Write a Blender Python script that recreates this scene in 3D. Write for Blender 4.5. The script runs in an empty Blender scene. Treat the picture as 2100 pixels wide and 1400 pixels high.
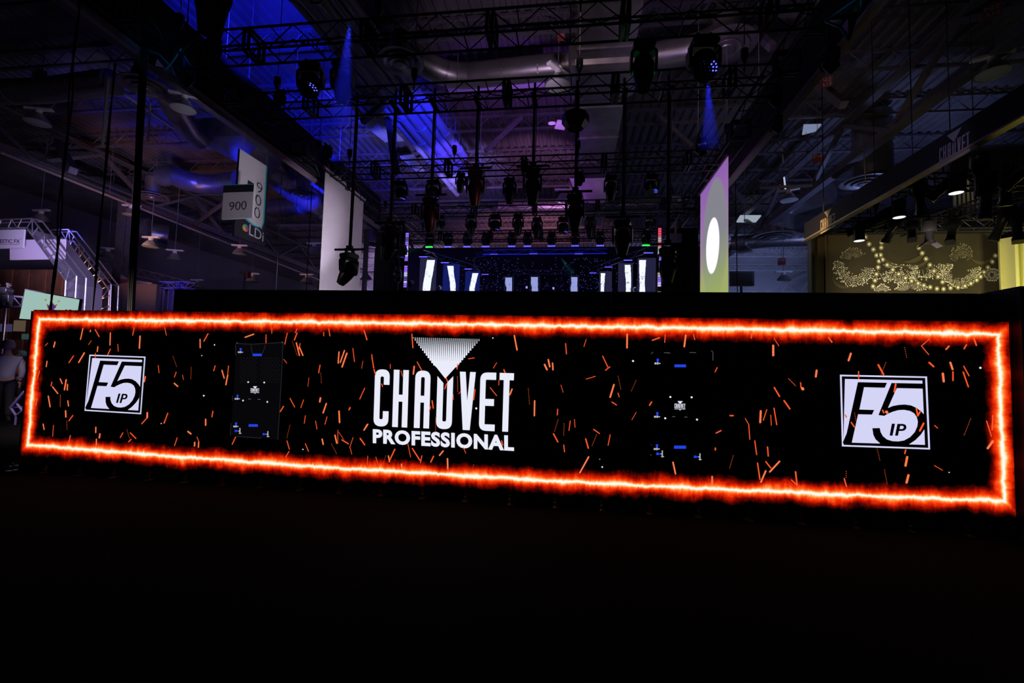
import bpy, bmesh, math, random
from mathutils import Vector, Matrix, Quaternion
random.seed(7)
SC = bpy.context.scene
COL = SC.collection

# ------------------------------------------------------------------ camera
FPX = 947.0
_cx = Vector((7050.0, -140.0, FPX)).normalized()        # world X in camera axes
_cy = Vector((126.0, -61.0, -FPX)).normalized()         # world Y (depth of the booth)
_cz = _cx.cross(_cy).normalized()
_cx = _cy.cross(_cz).normalized()
CAMR = Matrix((_cx, _cy, _cz))                          # camera -> world
CAMC = Vector((0.0, 0.0, 1.5))
cam_d = bpy.data.cameras.new('camera')
cam_d.sensor_width = 36.0
cam_d.lens = FPX / 2100.0 * 36.0
cam_d.clip_end = 400
cam = bpy.data.objects.new('camera', cam_d)
COL.objects.link(cam)
cam.matrix_world = Matrix.Translation(CAMC) @ CAMR.to_4x4()
SC.camera = cam

# ------------------------------------------------------------------ world, exposure
SC.view_settings.view_transform = 'Standard'
SC.view_settings.look = 'None'
SC.view_settings.gamma = 1.0
SC.view_settings.use_curve_mapping = False
SC.view_settings.exposure = 0.0
world = bpy.data.worlds.new('world')
SC.world = world
world.use_nodes = True
world.node_tree.nodes['Background'].inputs[0].default_value = (0.06, 0.06, 0.20, 1)
world.node_tree.nodes['Background'].inputs[1].default_value = 0.022

def aim(o, target):
    d = Vector(target) - o.location
    o.rotation_euler = d.to_track_quat('-Z', 'Y').to_euler()

def spot(loc, target, col, power, ang=60, size=0.15, blend=0.6):
    l = bpy.data.lights.new('spot_light', 'SPOT')
    l.energy = power; l.color = col; l.spot_size = math.radians(ang); l.spot_blend = blend
    l.shadow_soft_size = size
    o = bpy.data.objects.new('spot_light', l); COL.objects.link(o)
    o.location = loc; aim(o, target)
    return o

def area(loc, target, col, power, sx=2.0, sy=2.0, spread=170):
    l = bpy.data.lights.new('area_light', 'AREA')
    l.energy = power; l.color = col; l.shape = 'RECTANGLE'; l.size = sx; l.size_y = sy
    l.spread = math.radians(spread)
    o = bpy.data.objects.new('area_light', l); COL.objects.link(o)
    o.location = loc; aim(o, target)
    return o

# unseen coloured spots added to throw light up at the roof of the hall
spot((-8, 9.5, 9.4), (-13.8, 17.5, 15), (0.01, 0.015, 1.0), 11000, 40, 0.2)
spot((-9, 16, 9.4), (-14.0, 22.8, 15), (0.01, 0.015, 1.0), 7000, 34, 0.2)
spot((-4, 14, 9.4), (-8.2, 21, 13.2), (0.015, 0.02, 1.0), 9000, 30, 0.2)
spot((-3, 18, 9.4), (-7.9, 24.5, 13.2), (0.08, 0.05, 1.0), 9000, 26, 0.2)
spot((-6, 20, 9.4), (-10.7, 24.5, 14), (0.22, 0.20, 1.0), 3200, 30, 0.2)
spot((-6, 23.5, 9.4), (-7.4, 27.5, 12.9), (0.30, 0.22, 1.0), 3600, 54, 0.2)
spot((-3.5, 17.4, 9.8), (-3.6, 20, 14.4), (0.24, 0.05, 0.75), 420, 64, 0.2)
spot((-1.5, 17, 9.4), (-2.5, 24, 14.8), (0.26, 0.08, 0.52), 1100, 80, 0.3)
spot((-1.0, 25, 9.4), (-3, 31, 15), (0.40, 0.16, 0.42), 2200, 76, 0.4)
spot((-3.0, 34.5, 9.4), (-4, 46, 14), (0.50, 0.20, 0.40), 5200, 90, 0.4)
spot((2.5, 34.5, 9.4), (-4, 44, 13), (0.85, 0.28, 0.16), 2600, 50, 0.4)
spot((3.6, 12, 9.4), (3.8, 17, 14.4), (0.30, 0.20, 0.44), 420, 90, 0.3)
spot((17, 26, 7), (15, 30, 15), (0.13, 0.17, 0.42), 1900, 130, 0.6)
spot((18, 44, 4), (14, 60, 11), (0.22, 0.29, 0.64), 20000, 120, 0.6)
spot((-24, 18, 7), (-21, 24, 14.5), (0.08, 0.07, 0.46), 1300, 100, 0.4)
spot((-22, 48, 4), (-18, 62, 10), (0.42, 0.30, 0.64), 62000, 120, 0.6)
spot((-13, 26, 8.0), (-16.5, 24.8, 11.9), (0.015, 0.02, 1.0), 5000, 50, 0.2)
spot((-18, 20, 10.0), (-22, 23.5, 11.0), (0.02, 0.02, 1.0), 900, 40, 0.2)
# unseen fill spots added for the hanging banner, the signs and the ducts
spot((-5.2, 14.2, 2.9), (-9.7, 17, 5.6), (0.80, 0.68, 0.92), 560, 62, 0.5)
spot((-5.6, 12.4, 3.6), (-11.0, 16, 7.4), (0.76, 0.68, 0.92), 950, 38, 0.2)
spot((-12.5, 8.5, 3.0), (-18.3, 15, 5.2), (0.66, 0.52, 1.0), 4500, 34, 0.3)
spot((-1, 8, 9.4), (3.5, 16, 13), (0.85, 0.60, 0.66), 430, 56, 0.2)
spot((-1.5, 12.6, 9.4), (-2.6, 16.6, 12.8), (0.70, 0.50, 0.78), 380, 66, 0.2)
# red wash grazing the lamps on the left drop pipes
spot((1.5, 8.2, 4.4), (-3.6, 11.5, 6.0), (1.0, 0.20, 0.26), 120, 24, 0.1)
# stage wash
area((-2, 26, 8.8), (-2, 29, 3.0), (0.02, 0.03, 1.0), 55, 8, 1, 120)
# unseen lamps added to light the neighbouring booths
area((-17.2, 12.2, 4.8), (-18.2, 16.5, 4.6), (0.62, 0.50, 1.0), 55, 2.5, 1.0, 150)
spot((-21.9, 16.9, 2.6), (-22.2, 18.9, 4.9), (1.0, 0.36, 0.12), 1700, 62, 0.5)
spot((-11.2, 18.5, 5.4), (-15.9, 17.0, 4.9), (0.62, 0.50, 1.0), 620, 62, 0.3)
area((-10.5, 9.0, 1.2), (-11.5, 11, 1.2), (0.25, 0.20, 1.0), 7, 1.0, 1.0, 160)
area((-26, 22, 8.5), (-23, 26, 6.0), (1.0, 0.55, 0.45), 90, 3, 1, 80)
spot((14.0, 11.6, 3.0), (12.4, 14.9, 3.6), (1.0, 0.93, 0.40), 620, 90, 0.6)
spot((8.5, 11.8, 2.8), (10.0, 14.9, 4.0), (1.0, 0.88, 0.62), 460, 90, 0.6)
spot((15.4, 12.4, 5.2), (15.8, 14.4, 3.6), (0.98, 0.95, 0.42), 420, 120, 0.3)

# ------------------------------------------------------------------ geometry of the photograph -> places in the hall
def ray(px, py):
    return CAMR @ Vector((px - 1050.0, -(py - 700.0), -FPX))
def onY(px, py, Y):
    v = ray(px, py); return CAMC + v * (Y / v.y)
def onZ(px, py, Z):
    v = ray(px, py); return CAMC + v * ((Z - 1.5) / v.z)
def onX(px, py, X):
    v = ray(px, py); return CAMC + v * (X / v.x)

# ------------------------------------------------------------------ materials
MATS = {}
def mat(name, col, rough=0.6, metal=0.0, emit=None, estr=1.0, noise=0.0, nscale=8.0, spec=0.5, sample=True):
    if name in MATS: return MATS[name]
    m = bpy.data.materials.new(name); m.use_nodes = True
    nt = m.node_tree; b = nt.nodes['Principled BSDF']
    b.inputs['Base Color'].default_value = (*col, 1)
    b.inputs['Roughness'].default_value = rough
    b.inputs['Metallic'].default_value = metal
    b.inputs['Specular IOR Level'].default_value = spec
    if noise > 0:
        tc = nt.nodes.new('ShaderNodeTexCoord'); n = nt.nodes.new('ShaderNodeTexNoise')
        n.inputs['Scale'].default_value = nscale; n.inputs['Detail'].default_value = 3
        nt.links.new(tc.outputs['Object'], n.inputs['Vector'])
        r = nt.nodes.new('ShaderNodeValToRGB')
        r.color_ramp.elements[0].position = 0.3; r.color_ramp.elements[1].position = 0.7
        r.color_ramp.elements[0].color = (*[c * (1 - noise) for c in col], 1)
        r.color_ramp.elements[1].color = (*[min(1, c * (1 + noise)) for c in col], 1)
        nt.links.new(n.outputs['Fac'], r.inputs['Fac'])
        nt.links.new(r.outputs['Color'], b.inputs['Base Color'])
    if emit:
        b.inputs['Emission Color'].default_value = (*emit, 1)
        b.inputs['Emission Strength'].default_value = estr
        if not sample: m.cycles.emission_sampling = 'NONE'
    MATS[name] = m
    return m

def screen(name, col, s=1.0, sample=False):
    return mat(name, (0.0, 0.0, 0.0), 0.9, 0, col, s, spec=0.0, sample=sample)

BLACK = mat('black_paint', (0.012, 0.012, 0.013), 0.45, noise=0.3)
TRUSSB = mat('black_truss_tube', (0.02, 0.02, 0.022), 0.35, 0.2)
PLASTIC = mat('black_fixture_plastic', (0.018, 0.018, 0.02), 0.35)
RUBBER = mat('black_cable', (0.01, 0.01, 0.01), 0.7)
CLOTHB = mat('black_drape', (0.010, 0.010, 0.014), 0.9, noise=0.2)
CHROME = mat('scuffed_steel', (0.55, 0.55, 0.58), 0.3, 1.0, noise=0.15)
ALU = mat('aluminium_truss', (0.62, 0.62, 0.66), 0.35, 0.85, noise=0.1)
TRIM = mat('satin_trim_rail', (0.30, 0.23, 0.27), 0.4, 0.3)
DUCT = mat('galvanised_duct', (0.33, 0.31, 0.32), 0.38, 0.75, noise=0.18, nscale=2.0)
STEEL = mat('roof_steel', (0.13, 0.12, 0.14), 0.6, 0.0, noise=0.2)
DECK = mat('roof_deck', (0.12, 0.11, 0.12), 0.7, noise=0.25, nscale=0.6)
WHITE = mat('white_enamel', (0.75, 0.75, 0.72), 0.5)
GREYW = mat('hall_wall_paint', (0.20, 0.19, 0.22), 0.8, noise=0.15, nscale=0.5)
FABW = mat('off_white_banner_fabric', (0.66, 0.62, 0.62), 0.85, noise=0.04, nscale=2)
CARPET = mat('black_carpet', (0.0015, 0.0015, 0.0015), 1.0, noise=0.5, nscale=60, spec=0.1)
S_WHITE = screen('screen_white', (0.86, 0.88, 1.0), 0.95)
S_LOGO = screen('screen_lavender_white', (0.66, 0.66, 0.92), 1.0)
S_BLACK = screen('screen_black', (0.0, 0.0, 0.0), 0.0)
S_BLUE = screen('screen_blue', (0.02, 0.07, 1.0), 0.8)
S_DIM = screen('screen_dim_grey', (0.30, 0.30, 0.38), 0.35)
S_FAINT = screen('screen_faint_grey', (0.0022, 0.0022, 0.0028), 1.0)
S_FAINT2 = screen('screen_faint_outline', (0.022, 0.022, 0.03), 1.0)
S_ORANGE = screen('screen_spark_orange', (0.95, 0.10, 0.022), 1.0)
S_ORANGE2 = screen('screen_spark_light', (1.0, 0.20, 0.07), 1.0)
S_DOT = screen('screen_spark_dotted', (0.75, 0.11, 0.03), 0.8)
LEDBLUE = mat('lit_blue_led', (0, 0, 0), 0.5, 0, (0.07, 0.08, 1.0), 3.2)
LEDBLUE2 = mat('small_blue_led', (0, 0, 0), 0.5, 0, (0.10, 0.08, 1.0), 2.2, sample=False)
LEDGREEN = mat('lit_green_led', (0, 0, 0), 0.5, 0, (0.03, 1.0, 0.08), 2.0, sample=False)
LENS = mat('glass_lens', (0.03, 0.03, 0.04), 0.08)
GLINT = mat('unlit_led_dome', (0.7, 0.7, 0.75), 0.15, 0.6)

# ------------------------------------------------------------------ mesh helpers
ORG = {}
class MB:
    def __init__(s): s.v = []; s.f = []
    def add(s, vs, fs):
        n = len(s.v); s.v += [Vector(v) for v in vs]; s.f += [tuple(i + n for i in f) for f in fs]; return s
    def box(s, c, d, M=None):
        x, y, z = d[0] / 2, d[1] / 2, d[2] / 2
        vs = [Vector((i * x, j * y, k * z)) for i in (-1, 1) for j in (-1, 1) for k in (-1, 1)]
        if M: vs = [M @ v for v in vs]
        c = Vector(c)
        return s.add([v + c for v in vs], [(0, 1, 3, 2), (4, 6, 7, 5), (0, 4, 5, 1), (2, 3, 7, 6), (0, 2, 6, 4), (1, 5, 7, 3)])
    def tube(s, p0, p1, r, n=6, r2=None, cap=True):
        p0 = Vector(p0); p1 = Vector(p1); r2 = r if r2 is None else r2
        d = (p1 - p0).normalized()
        a = d.orthogonal().normalized(); b = d.cross(a)
        vs = []
        for p, q in ((p0, r), (p1, r2)):
            for i in range(n):
                t = 2 * math.pi * i / n + math.pi / n
                vs.append(p + (a * math.cos(t) + b * math.sin(t)) * q)
        fs = [(i, (i + 1) % n, n + (i + 1) % n, n + i) for i in range(n)]
        if cap: fs += [tuple(range(n))[::-1], tuple(range(n, 2 * n))]
        return s.add(vs, fs)
    def path(s, pts, r, n=8, closed=False):
        pts = [Vector(p) for p in pts]
        rings = []; prev = None
        for i, p in enumerate(pts):
            if i == 0: d = pts[1] - p
            elif i == len(pts) - 1: d = p - pts[i - 1]
            else: d = (pts[i + 1] - p).normalized() + (p - pts[i - 1]).normalized()
            d.normalize()
            if prev is None: a = d.orthogonal().normalized()
            else: a = (prev - d * prev.dot(d)).normalized()
            prev = a; b = d.cross(a)
            rr = r[i] if isinstance(r, (list, tuple)) else r
            rings.append([p + (a * math.cos(2 * math.pi * k / n) + b * math.sin(2 * math.pi * k / n)) * rr for k in range(n)])
        vs = [v for R_ in rings for v in R_]
        fs = []
        for i in range(len(pts) - 1):
            for k in range(n):
                fs.append((i * n + k, i * n + (k + 1) % n, (i + 1) * n + (k + 1) % n, (i + 1) * n + k))
        fs += [tuple(range(n))[::-1], tuple(range((len(pts) - 1) * n, len(pts) * n))]
        return s.add(vs, fs)
    def lathe(s, prof, c=(0, 0, 0), n=16, M=None, sx=1.0, sy=1.0):
        vs = []
        for r, z in prof:
            for k in range(n):
                t = 2 * math.pi * k / n
                vs.append(Vector((r * math.cos(t) * sx, r * math.sin(t) * sy, z)))
        if M: vs = [M @ v for v in vs]
        vs = [v + Vector(c) for v in vs]
        fs = []
        for i in range(len(prof) - 1):
            for k in range(n):
                fs.append((i * n + k, i * n + (k + 1) % n, (i + 1) * n + (k + 1) % n, (i + 1) * n + k))
        fs += [tuple(range(n))[::-1], tuple(range((len(prof) - 1) * n, len(prof) * n))]
        return s.add(vs, fs)
    def poly(s, pts):
        return s.add(pts, [tuple(range(len(pts)))])
    def slab(s, quad, nrm, t):
        """solid plate: four or more corners, thickened along nrm by t"""
        q = [Vector(p) for p in quad]; nrm = Vector(nrm).normalized() * t; n = len(q)
        fs = [tuple(range(n)), tuple(range(n, 2 * n))[::-1]]
        fs += [(i, n + i, n + (i + 1) % n, (i + 1) % n) for i in range(n)]
        return s.add(q + [p + nrm for p in q], fs)
    def mesh(s, name, m, org=None, smooth=False, uvfix=True):
        me = bpy.data.meshes.new(name)
        o = org or Vector((0, 0, 0))
        me.from_pydata([tuple(v - o) for v in s.v], [], s.f)
        if m: me.materials.append(m)
        bm = bmesh.new(); bm.from_mesh(me)
        if any(len(f.verts) > 4 for f in bm.faces):
            bmesh.ops.triangulate(bm, faces=[f for f in bm.faces if len(f.verts) > 4], ngon_method='EAR_CLIP')
        closed = all(len(e.link_faces) == 2 for e in bm.edges)
        if closed: bmesh.ops.recalc_face_normals(bm, faces=bm.faces)
        if smooth:
            for f in bm.faces: f.smooth = True
            for e in bm.edges:
                if len(e.link_faces) == 2 and e.calc_face_angle(0) > 0.7: e.smooth = False
        bm.to_mesh(me); bm.free()
        return me
    def build(s, name, m, parent=None, smooth=False, kind=None, label=None, bevel=0):
        org = ORG.get(parent.name if parent else None, Vector((0, 0, 0)))
        o = bpy.data.objects.new(name, s.mesh(name, m, org, smooth)); COL.objects.link(o)
        if parent: o.parent = parent; ORG[o.name] = org
        if kind: o['kind'] = kind
        if label: o['label'] = label
        if bevel:
            b = o.modifiers.new('bevel', 'BEVEL'); b.width = bevel; b.segments = 2; b.limit_method = 'ANGLE'
        return o

def tag(o, label=None, cat=None, group=None, kind=None):
    if label: o['label'] = label
    if cat: o['category'] = cat
    if group: o['group'] = group
    if kind: o['kind'] = kind
    return o

def thing(name, label, cat, loc=(0, 0, 0), group=None, kind=None, world_parts=True):
    o = bpy.data.objects.new(name, None); COL.objects.link(o)
    o.empty_display_size = 0.2
    o.location = loc
    ORG[o.name] = Vector(loc) if world_parts else Vector((0, 0, 0))
    return tag(o, label, cat, group, kind)

def inst(me, name, parent, M):
    o = bpy.data.objects.new(name, me); COL.objects.link(o)
    o.parent = parent; o.matrix_local = M
    ORG[o.name] = ORG.get(parent.name, Vector((0, 0, 0)))
    return o

def copy_tree(o, parent=None):
    c = o.copy(); COL.objects.link(c)
    c.parent = parent
    for ch in CH.get(o.name, []): 
        CH.setdefault(c.name, []).append(copy_tree(ch, c))
    return c
CH = {}
def reg(child, parent): CH.setdefault(parent.name, []).append(child); return child

def bilin(q, u, v):
    """q = TL, TR, BR, BL ; u right, v down"""
    a = q[0].lerp(q[1], u); b = q[3].lerp(q[2], u)
    return a.lerp(b, v)

def text_mesh(s, m, parent, quad, weight=0.0, name='lettering', shear=0.0, off=None, label=None, sp=1.0):
    cu = bpy.data.curves.new('txt', 'FONT'); cu.body = s; cu.offset = weight; cu.shear = shear; cu.space_character = sp
    cu.resolution_u = 4
    t = bpy.data.objects.new('txt', cu); COL.objects.link(t)
    bpy.context.view_layer.update()
    me = bpy.data.meshes.new_from_object(t.evaluated_get(bpy.context.evaluated_depsgraph_get()))
    bpy.data.objects.remove(t); bpy.data.curves.remove(cu)
    xs = [v.co.x for v in me.vertices]; ys = [v.co.y for v in me.vertices]
    x0, x1, y0, y1 = min(xs), max(xs), min(ys), max(ys)
    org = ORG.get(parent.name, Vector((0, 0, 0)))
    for v in me.vertices:
        p = bilin(quad, (v.co.x - x0) / (x1 - x0), (y1 - v.co.y) / (y1 - y0))
        if off: p = p + off
        v.co = p - org
    me.materials.clear(); me.materials.append(m)
    o = bpy.data.objects.new(name, me); COL.objects.link(o); o.parent = parent
    ORG[o.name] = org
    if label: o['label'] = label
    return o

# ================================================================== THE HALL (setting)
HX0, HX1, HY0, HY1, HZ = -46.0, 46.0, -8.0, 78.0, 15.2
fl = MB().box(((HX0 + HX1) / 2, (HY0 + HY1) / 2, -0.1), (HX1 - HX0, HY1 - HY0, 0.2)).build('floor', CARPET); tag(fl, kind='structure')
# corrugated roof deck: ridges run along the depth of the hall
mb = MB(); x = HX0; vs = []; pitch = 0.46
while x < HX1:
    for dx, dz in ((0, 0), (0.17, 0), (0.23, 0.09), (0.40, 0.09)):
        vs += [(x + dx, HY0, HZ + dz), (x + dx, HY1, HZ + dz)]
    x += pitch
n = len(vs) // 2
mb.add(vs, [(2 * i, 2 * i + 2, 2 * i + 3, 2 * i + 1) for i in range(n - 1)])
tag(mb.build('ceiling', DECK), kind='structure')
for nm, c, d in (('wall_back', (0, HY1 + 0.1, HZ / 2), (HX1 - HX0, 0.2, HZ)), ('wall_front', (0, HY0 - 0.1, HZ / 2), (HX1 - HX0, 0.2, HZ)),
                 ('wall_left', (HX0 - 0.1, 35, HZ / 2), (0.2, HY1 - HY0, HZ)), ('wall_right', (HX1 + 0.1, 35, HZ / 2), (0.2, HY1 - HY0, HZ))):
    tag(MB().box(c, d).build(nm, GREYW), kind='structure')

# cross joists under the deck: chords and a zigzag web
trim_no = [0]
def joist(y, z0=14.35, x0=-36, x1=36):
    trim_no[0] += 1
    t = thing('trim_%d' % trim_no[0], None, None, (0, y, z0), kind='structure')
    t['label'] = 'open web steel roof joist crossing the hall'
    MB().box((0, y, HZ - 0.08), (x1 - x0, 0.14, 0.12)).build('chord', STEEL, t)
    MB().box((0, y, z0), (x1 - x0, 0.14, 0.10)).build('chord', STEEL, t)
    w = MB(); k = 0; x = x0
    while x < x1 - 0.5:
        a, b = (z0, HZ - 0.1) if k % 2 == 0 else (HZ - 0.1, z0)
        w.tube((x, y, a), (x + 0.8, y, b), 0.025, 4); x += 0.8; k += 1
    w.build('web', STEEL, t, kind='stuff')
for y in (10.5, 13.6, 16.8, 20.2, 23.8, 27.6, 31.6, 36, 41, 46, 52, 59): joist(y)
# main girders along the hall (deep steel trusses) with raking braces
GX = (-29.5, -15.2, 13.2, 28.5)
for gx in GX:
    trim_no[0] += 1
    t = thing('trim_%d' % trim_no[0], None, None, (gx, 0, 12), kind='structure')
    t['label'] = 'deep steel roof girder running along the hall'
    MB().box((gx, 35, 12.0), (0.42, 84, 0.16)).box((gx, 35, 12.25), (0.06, 84, 0.4)).build('lower_chord', STEEL, t)
    MB().box((gx, 35, 14.25), (0.42, 84, 0.16)).build('upper_chord', STEEL, t)
    br = MB(); y = 0; k = 0
    while y < 74:
        a, b = (12.1, 14.2) if k % 2 == 0 else (14.2, 12.1)
        br = MB().box((gx, y + 1.75, 13.15), (0.2, 4.05, 0.2), Matrix.Rotation(math.radians(31 if k % 2 == 0 else -31), 3, 'X'))
        br.build('brace', STEEL, t); y += 3.5; k += 1
# columns
for cxp, cyp in ((-29.5, 26), (-29.5, 50), (13.2, 50), (-15.2, 50), (28.5, 26), (28.5, 50)):
    trim_no[0] += 1
    tag(MB().box((cxp, cyp, 6), (0.6, 0.06, 12)).box((cxp, cyp + 0.4, 6), (0.6, 0.06, 12)).box((cxp, cyp + 0.2, 6), (0.06, 0.4, 12)).build('trim_%d' % trim_no[0], STEEL),
        'steel column carrying a roof girder', kind='structure')

# ------------------------------------------------------------------ ducts
def duct(pts, r, label, round_=True, n=18, rings=True, group=None):
    t = thing('air_duct', label, 'duct', pts[0], group)
    MB().path(pts, r, n).build('duct_run', DUCT, t, smooth=True)
    if rings:
        for i in range(len(pts) - 1):
            a, b = Vector(pts[i]), Vector(pts[i + 1]); L = (b - a).length
            k = int(L / 1.3)
            for j in range(1, k):
                p = a.lerp(b, j / k); d = (b - a).normalized() * 0.03
                MB().tube(p - d, p + d, r * 1.035, n).build('seam_ring', DUCT, t)
    return t
def elbow(a, c, b, k=6):
    a, c, b = Vector(a), Vector(c), Vector(b)
    return [a.lerp(c, i / k).lerp(c.lerp(b, i / k), i / k) for i in range(k + 1)]

def diffuser(c, R_, label, drop=0.0, group='round ceiling diffusers'):
    c = Vector(c)
    t = thing('ceiling_diffuser', label, 'vent', c, group)
    MB().lathe([(R_ * .45, 0.55 + drop), (R_ * .45, 0.18), (R_ * .62, 0.10), (R_, 0.0), (R_, -0.04), (R_ * .97, -0.05), (R_ * .60, 0.03), (R_ * .4, 0.08)], c, 32).build('cone_ring', DUCT, t, smooth=True)
    MB().lathe([(R_ * .72, -0.02), (R_ * .73, -0.06), (R_ * .50, 0.0), (R_ * .48, 0.05)], c - Vector((0, 0, .05)), 32).build('cone_ring', DUCT, t, smooth=True)
    MB().lathe([(R_ * .48, -0.06), (R_ * .48, -0.10), (R_ * .30, -0.04), (R_ * .28, 0.02)], c - Vector((0, 0, .07)), 32).build('cone_ring', DUCT, t, smooth=True)
    MB().lathe([(0.01, 0.02), (R_ * .27, -0.05), (R_ * .25, -0.09), (0.01, -0.12)], c - Vector((0, 0, .1)), 32).build('centre_cap', DUCT, t, smooth=True)
    for s_ in (-1, 1):
        MB().box(c + Vector((s_ * R_ * .5, 0, -0.01)), (R_ * 0.9, 0.03, 0.05)).build('spoke', DUCT, t)
    return t

# central trunk duct along the depth with two cross branches
c0 = onY(1245, 60, 14.0)
tx = onZ(1240, 110, 12.6).x
t = thing('trunk_duct', 'wide rectangular galvanised trunk duct running back above the truss grid', 'duct', (tx, 20, 12.6))
MB().box((tx, 21, 12.75), (1.9, 26, 0.95)).build('duct_run', DUCT, t)
for yy in (9, 11, 13, 15, 18.5, 21, 23.5, 26, 29, 32):
    MB().box((tx, yy, 12.75), (1.98, 0.06, 1.03)).build('seam_flange', DUCT, t)
MB().box((tx, 16.6, 12.62), (2.5, 2.2, 1.15)).build('branch_box', DUCT, t, bevel=0.25)
dL = onZ(822, 125, 12.4); dR = onZ(1490, 92, 12.4)
bl = onZ(940, 135, 12.9); bm_ = onZ(1190, 112, 12.9)
duct([(tx - 1.0, 16.6, 12.85), (dL.x + 2.1, 16.9, 12.85)] + elbow((dL.x + 2.1, 16.9, 12.85), (dL.x + .9, 16.9, 12.85), (dL.x + .2, 15.6, 12.95)) + [(dL.x, dL.y + .2, 13.0)], 0.46, 'round branch duct curving left to the large ceiling diffuser')
duct([(tx + 1.0, 16.6, 12.85), (dR.x - 1.5, 16.3, 12.85)] + elbow((dR.x - 1.5, 16.3, 12.85), (dR.x - .5, 16.1, 12.85), (dR.x - .1, dR.y + .4, 13.0)), 0.46, 'round branch duct with a bronze glow running right to its diffuser')
diffuser(dL, 0.82, 'large round ceiling diffuser left of the trunk duct, near the blue pipes', 0.4)
diffuser(dR, 0.95, 'large round ceiling diffuser right of the trunk duct behind the honeycomb lamp', 0.4)
# second branch further back
duct([(tx - 6.2, 31, 12.7), (tx + 6.0, 31, 12.7)], 0.5, 'round cross duct behind the third truss catching pink light')
t = thing('duct_transition', 'tapered sheet metal transition hanging below the trunk duct', 'duct', (tx, 27, 11.5))
MB().add([(tx - 1.3, 25.5, 12.3), (tx + 1.3, 25.5, 12.3), (tx + 1.3, 28, 12.3), (tx - 1.3, 28, 12.3), (tx - .6, 25.9, 10.9), (tx + .6, 25.9, 10.9), (tx + .6, 27.2, 10.9), (tx - .6, 27.2, 10.9)],
         [(0, 1, 2, 3), (4, 7, 6, 5), (0, 4, 5, 1), (1, 5, 6, 2), (2, 6, 7, 3), (3, 7, 4, 0)]).build('hood', DUCT, t)

# ducts on the left of the hall
q = [onZ(p[0], p[1], 12.4) for p in ((-40, 190), (90, 186), (230, 168))]
duct(q, 0.48, 'dim round duct entering at the far left above the high bay lamp')
d1 = onZ(297, 176, 12.1)
diffuser(d1, 0.85, 'round diffuser at the upper left behind the dark drape', 0.5)
q = [onZ(320, 172, 12.6), onZ(345, 190, 12.6), onZ(362, 225, 12.6), onZ(385, 262, 12.6), onZ(410, 285, 12.6)]
duct([q[0] + Vector((-.6, -.3, 0))] + q, 0.52, 'round duct bending away below the left header panel')
t = thing('duct_box', 'grey sheet metal duct box behind the left header panel', 'duct', onZ(470, 280, 12.6))
a = onZ(400, 275, 12.7); b = onZ(560, 330, 12.7)
MB().slab([onZ(395, 283, 12.6), onZ(520, 276, 12.6), onZ(600, 335, 12.6), onZ(500, 340, 12.6)], (0, 0, 1), 1.0).build('box_body', DUCT, t)
q = [onZ(335, 362, 11.8), onZ(352, 358, 11.8), onZ(380, 370, 11.8), onZ(410, 377, 11.8), onZ(450, 378, 11.8), onZ(492, 370, 11.8)]
duct(q, 0.55, 'round duct edged with blue light left of the white hall sign')
q = [onZ(543, 330, 11.9), onZ(562, 352, 11.9), onZ(590, 375, 11.9), onZ(620, 398, 11.9), onZ(668, 440, 11.9)]
duct(q, 0.8, 'fat round duct lit deep blue right of the white hall sign')
dd = onZ(622, 398, 11.0)
diffuser(dd, 0.85, 'round diffuser on a drop pipe in front of the blue duct', 1.2)
diffuser(onZ(762, 502, 11.2), 1.3, 'violet-lit round diffuser seen between the left banner and the stage drape', 0.6)
diffuser(onZ(312, 402, 11.6), 0.9, 'dim blue round diffuser behind the dark drape', 0.6)
duct([onZ(560, 428, 11.5), onZ(590, 425, 11.5), onZ(620, 420, 11.5)], 0.6, 'short pale blue duct section right of the white hall sign')
duct([onZ(283, 470, 11.0), onZ(305, 472, 11.0)], 0.9, 'pale wide duct stub above the left tents', rings=False)
duct([onZ(312, 480, 11.0), onZ(345, 485, 11.0)], 0.9, 'second pale wide duct stub above the left tents', rings=False)
# ducts on the right
q = [onZ(1606, 485, 11.0), onZ(1604, 455, 11.6), onZ(1607, 432, 12.0)] 
base = onZ(1604, 482, 11.3)
duct([base, base + Vector((0, 0, 1.2))] + elbow(base + Vector((0, 0, 1.2)), base + Vector((0, 0, 2.1)), base + Vector((1.4, -1.0, 2.2))) + [onZ(1700, 393, 13.5)], 0.75, 'round duct turning down beyond the right header')
diffuser(base - Vector((.5, 0, .1)), 1.5, 'wide diffuser at the foot of the bent duct beyond the right header', 0.3)
b2 = onZ(1772, 372, 11.4)
duct([b2 + Vector((0.4, 0, 0.2)), b2 + Vector((0.4, 0, 3.4))], 0.85, 'dark vertical duct drop behind the logo header')
diffuser(b2, 1.05, 'round diffuser under the vertical duct drop behind the logo header', 0.2)
duct([onZ(1500, 500, 11.2), onZ(1580, 492, 11.2), onZ(1665, 488, 11.2)], 0.55, 'low horizontal duct far back right of the lit banner')
duct([onZ(1925, 345, 11.0), onZ(2010, 340, 11.0), onZ(2100, 335, 11.0)], 0.8, 'round duct seen above the spotlights of the golden booth')

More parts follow.
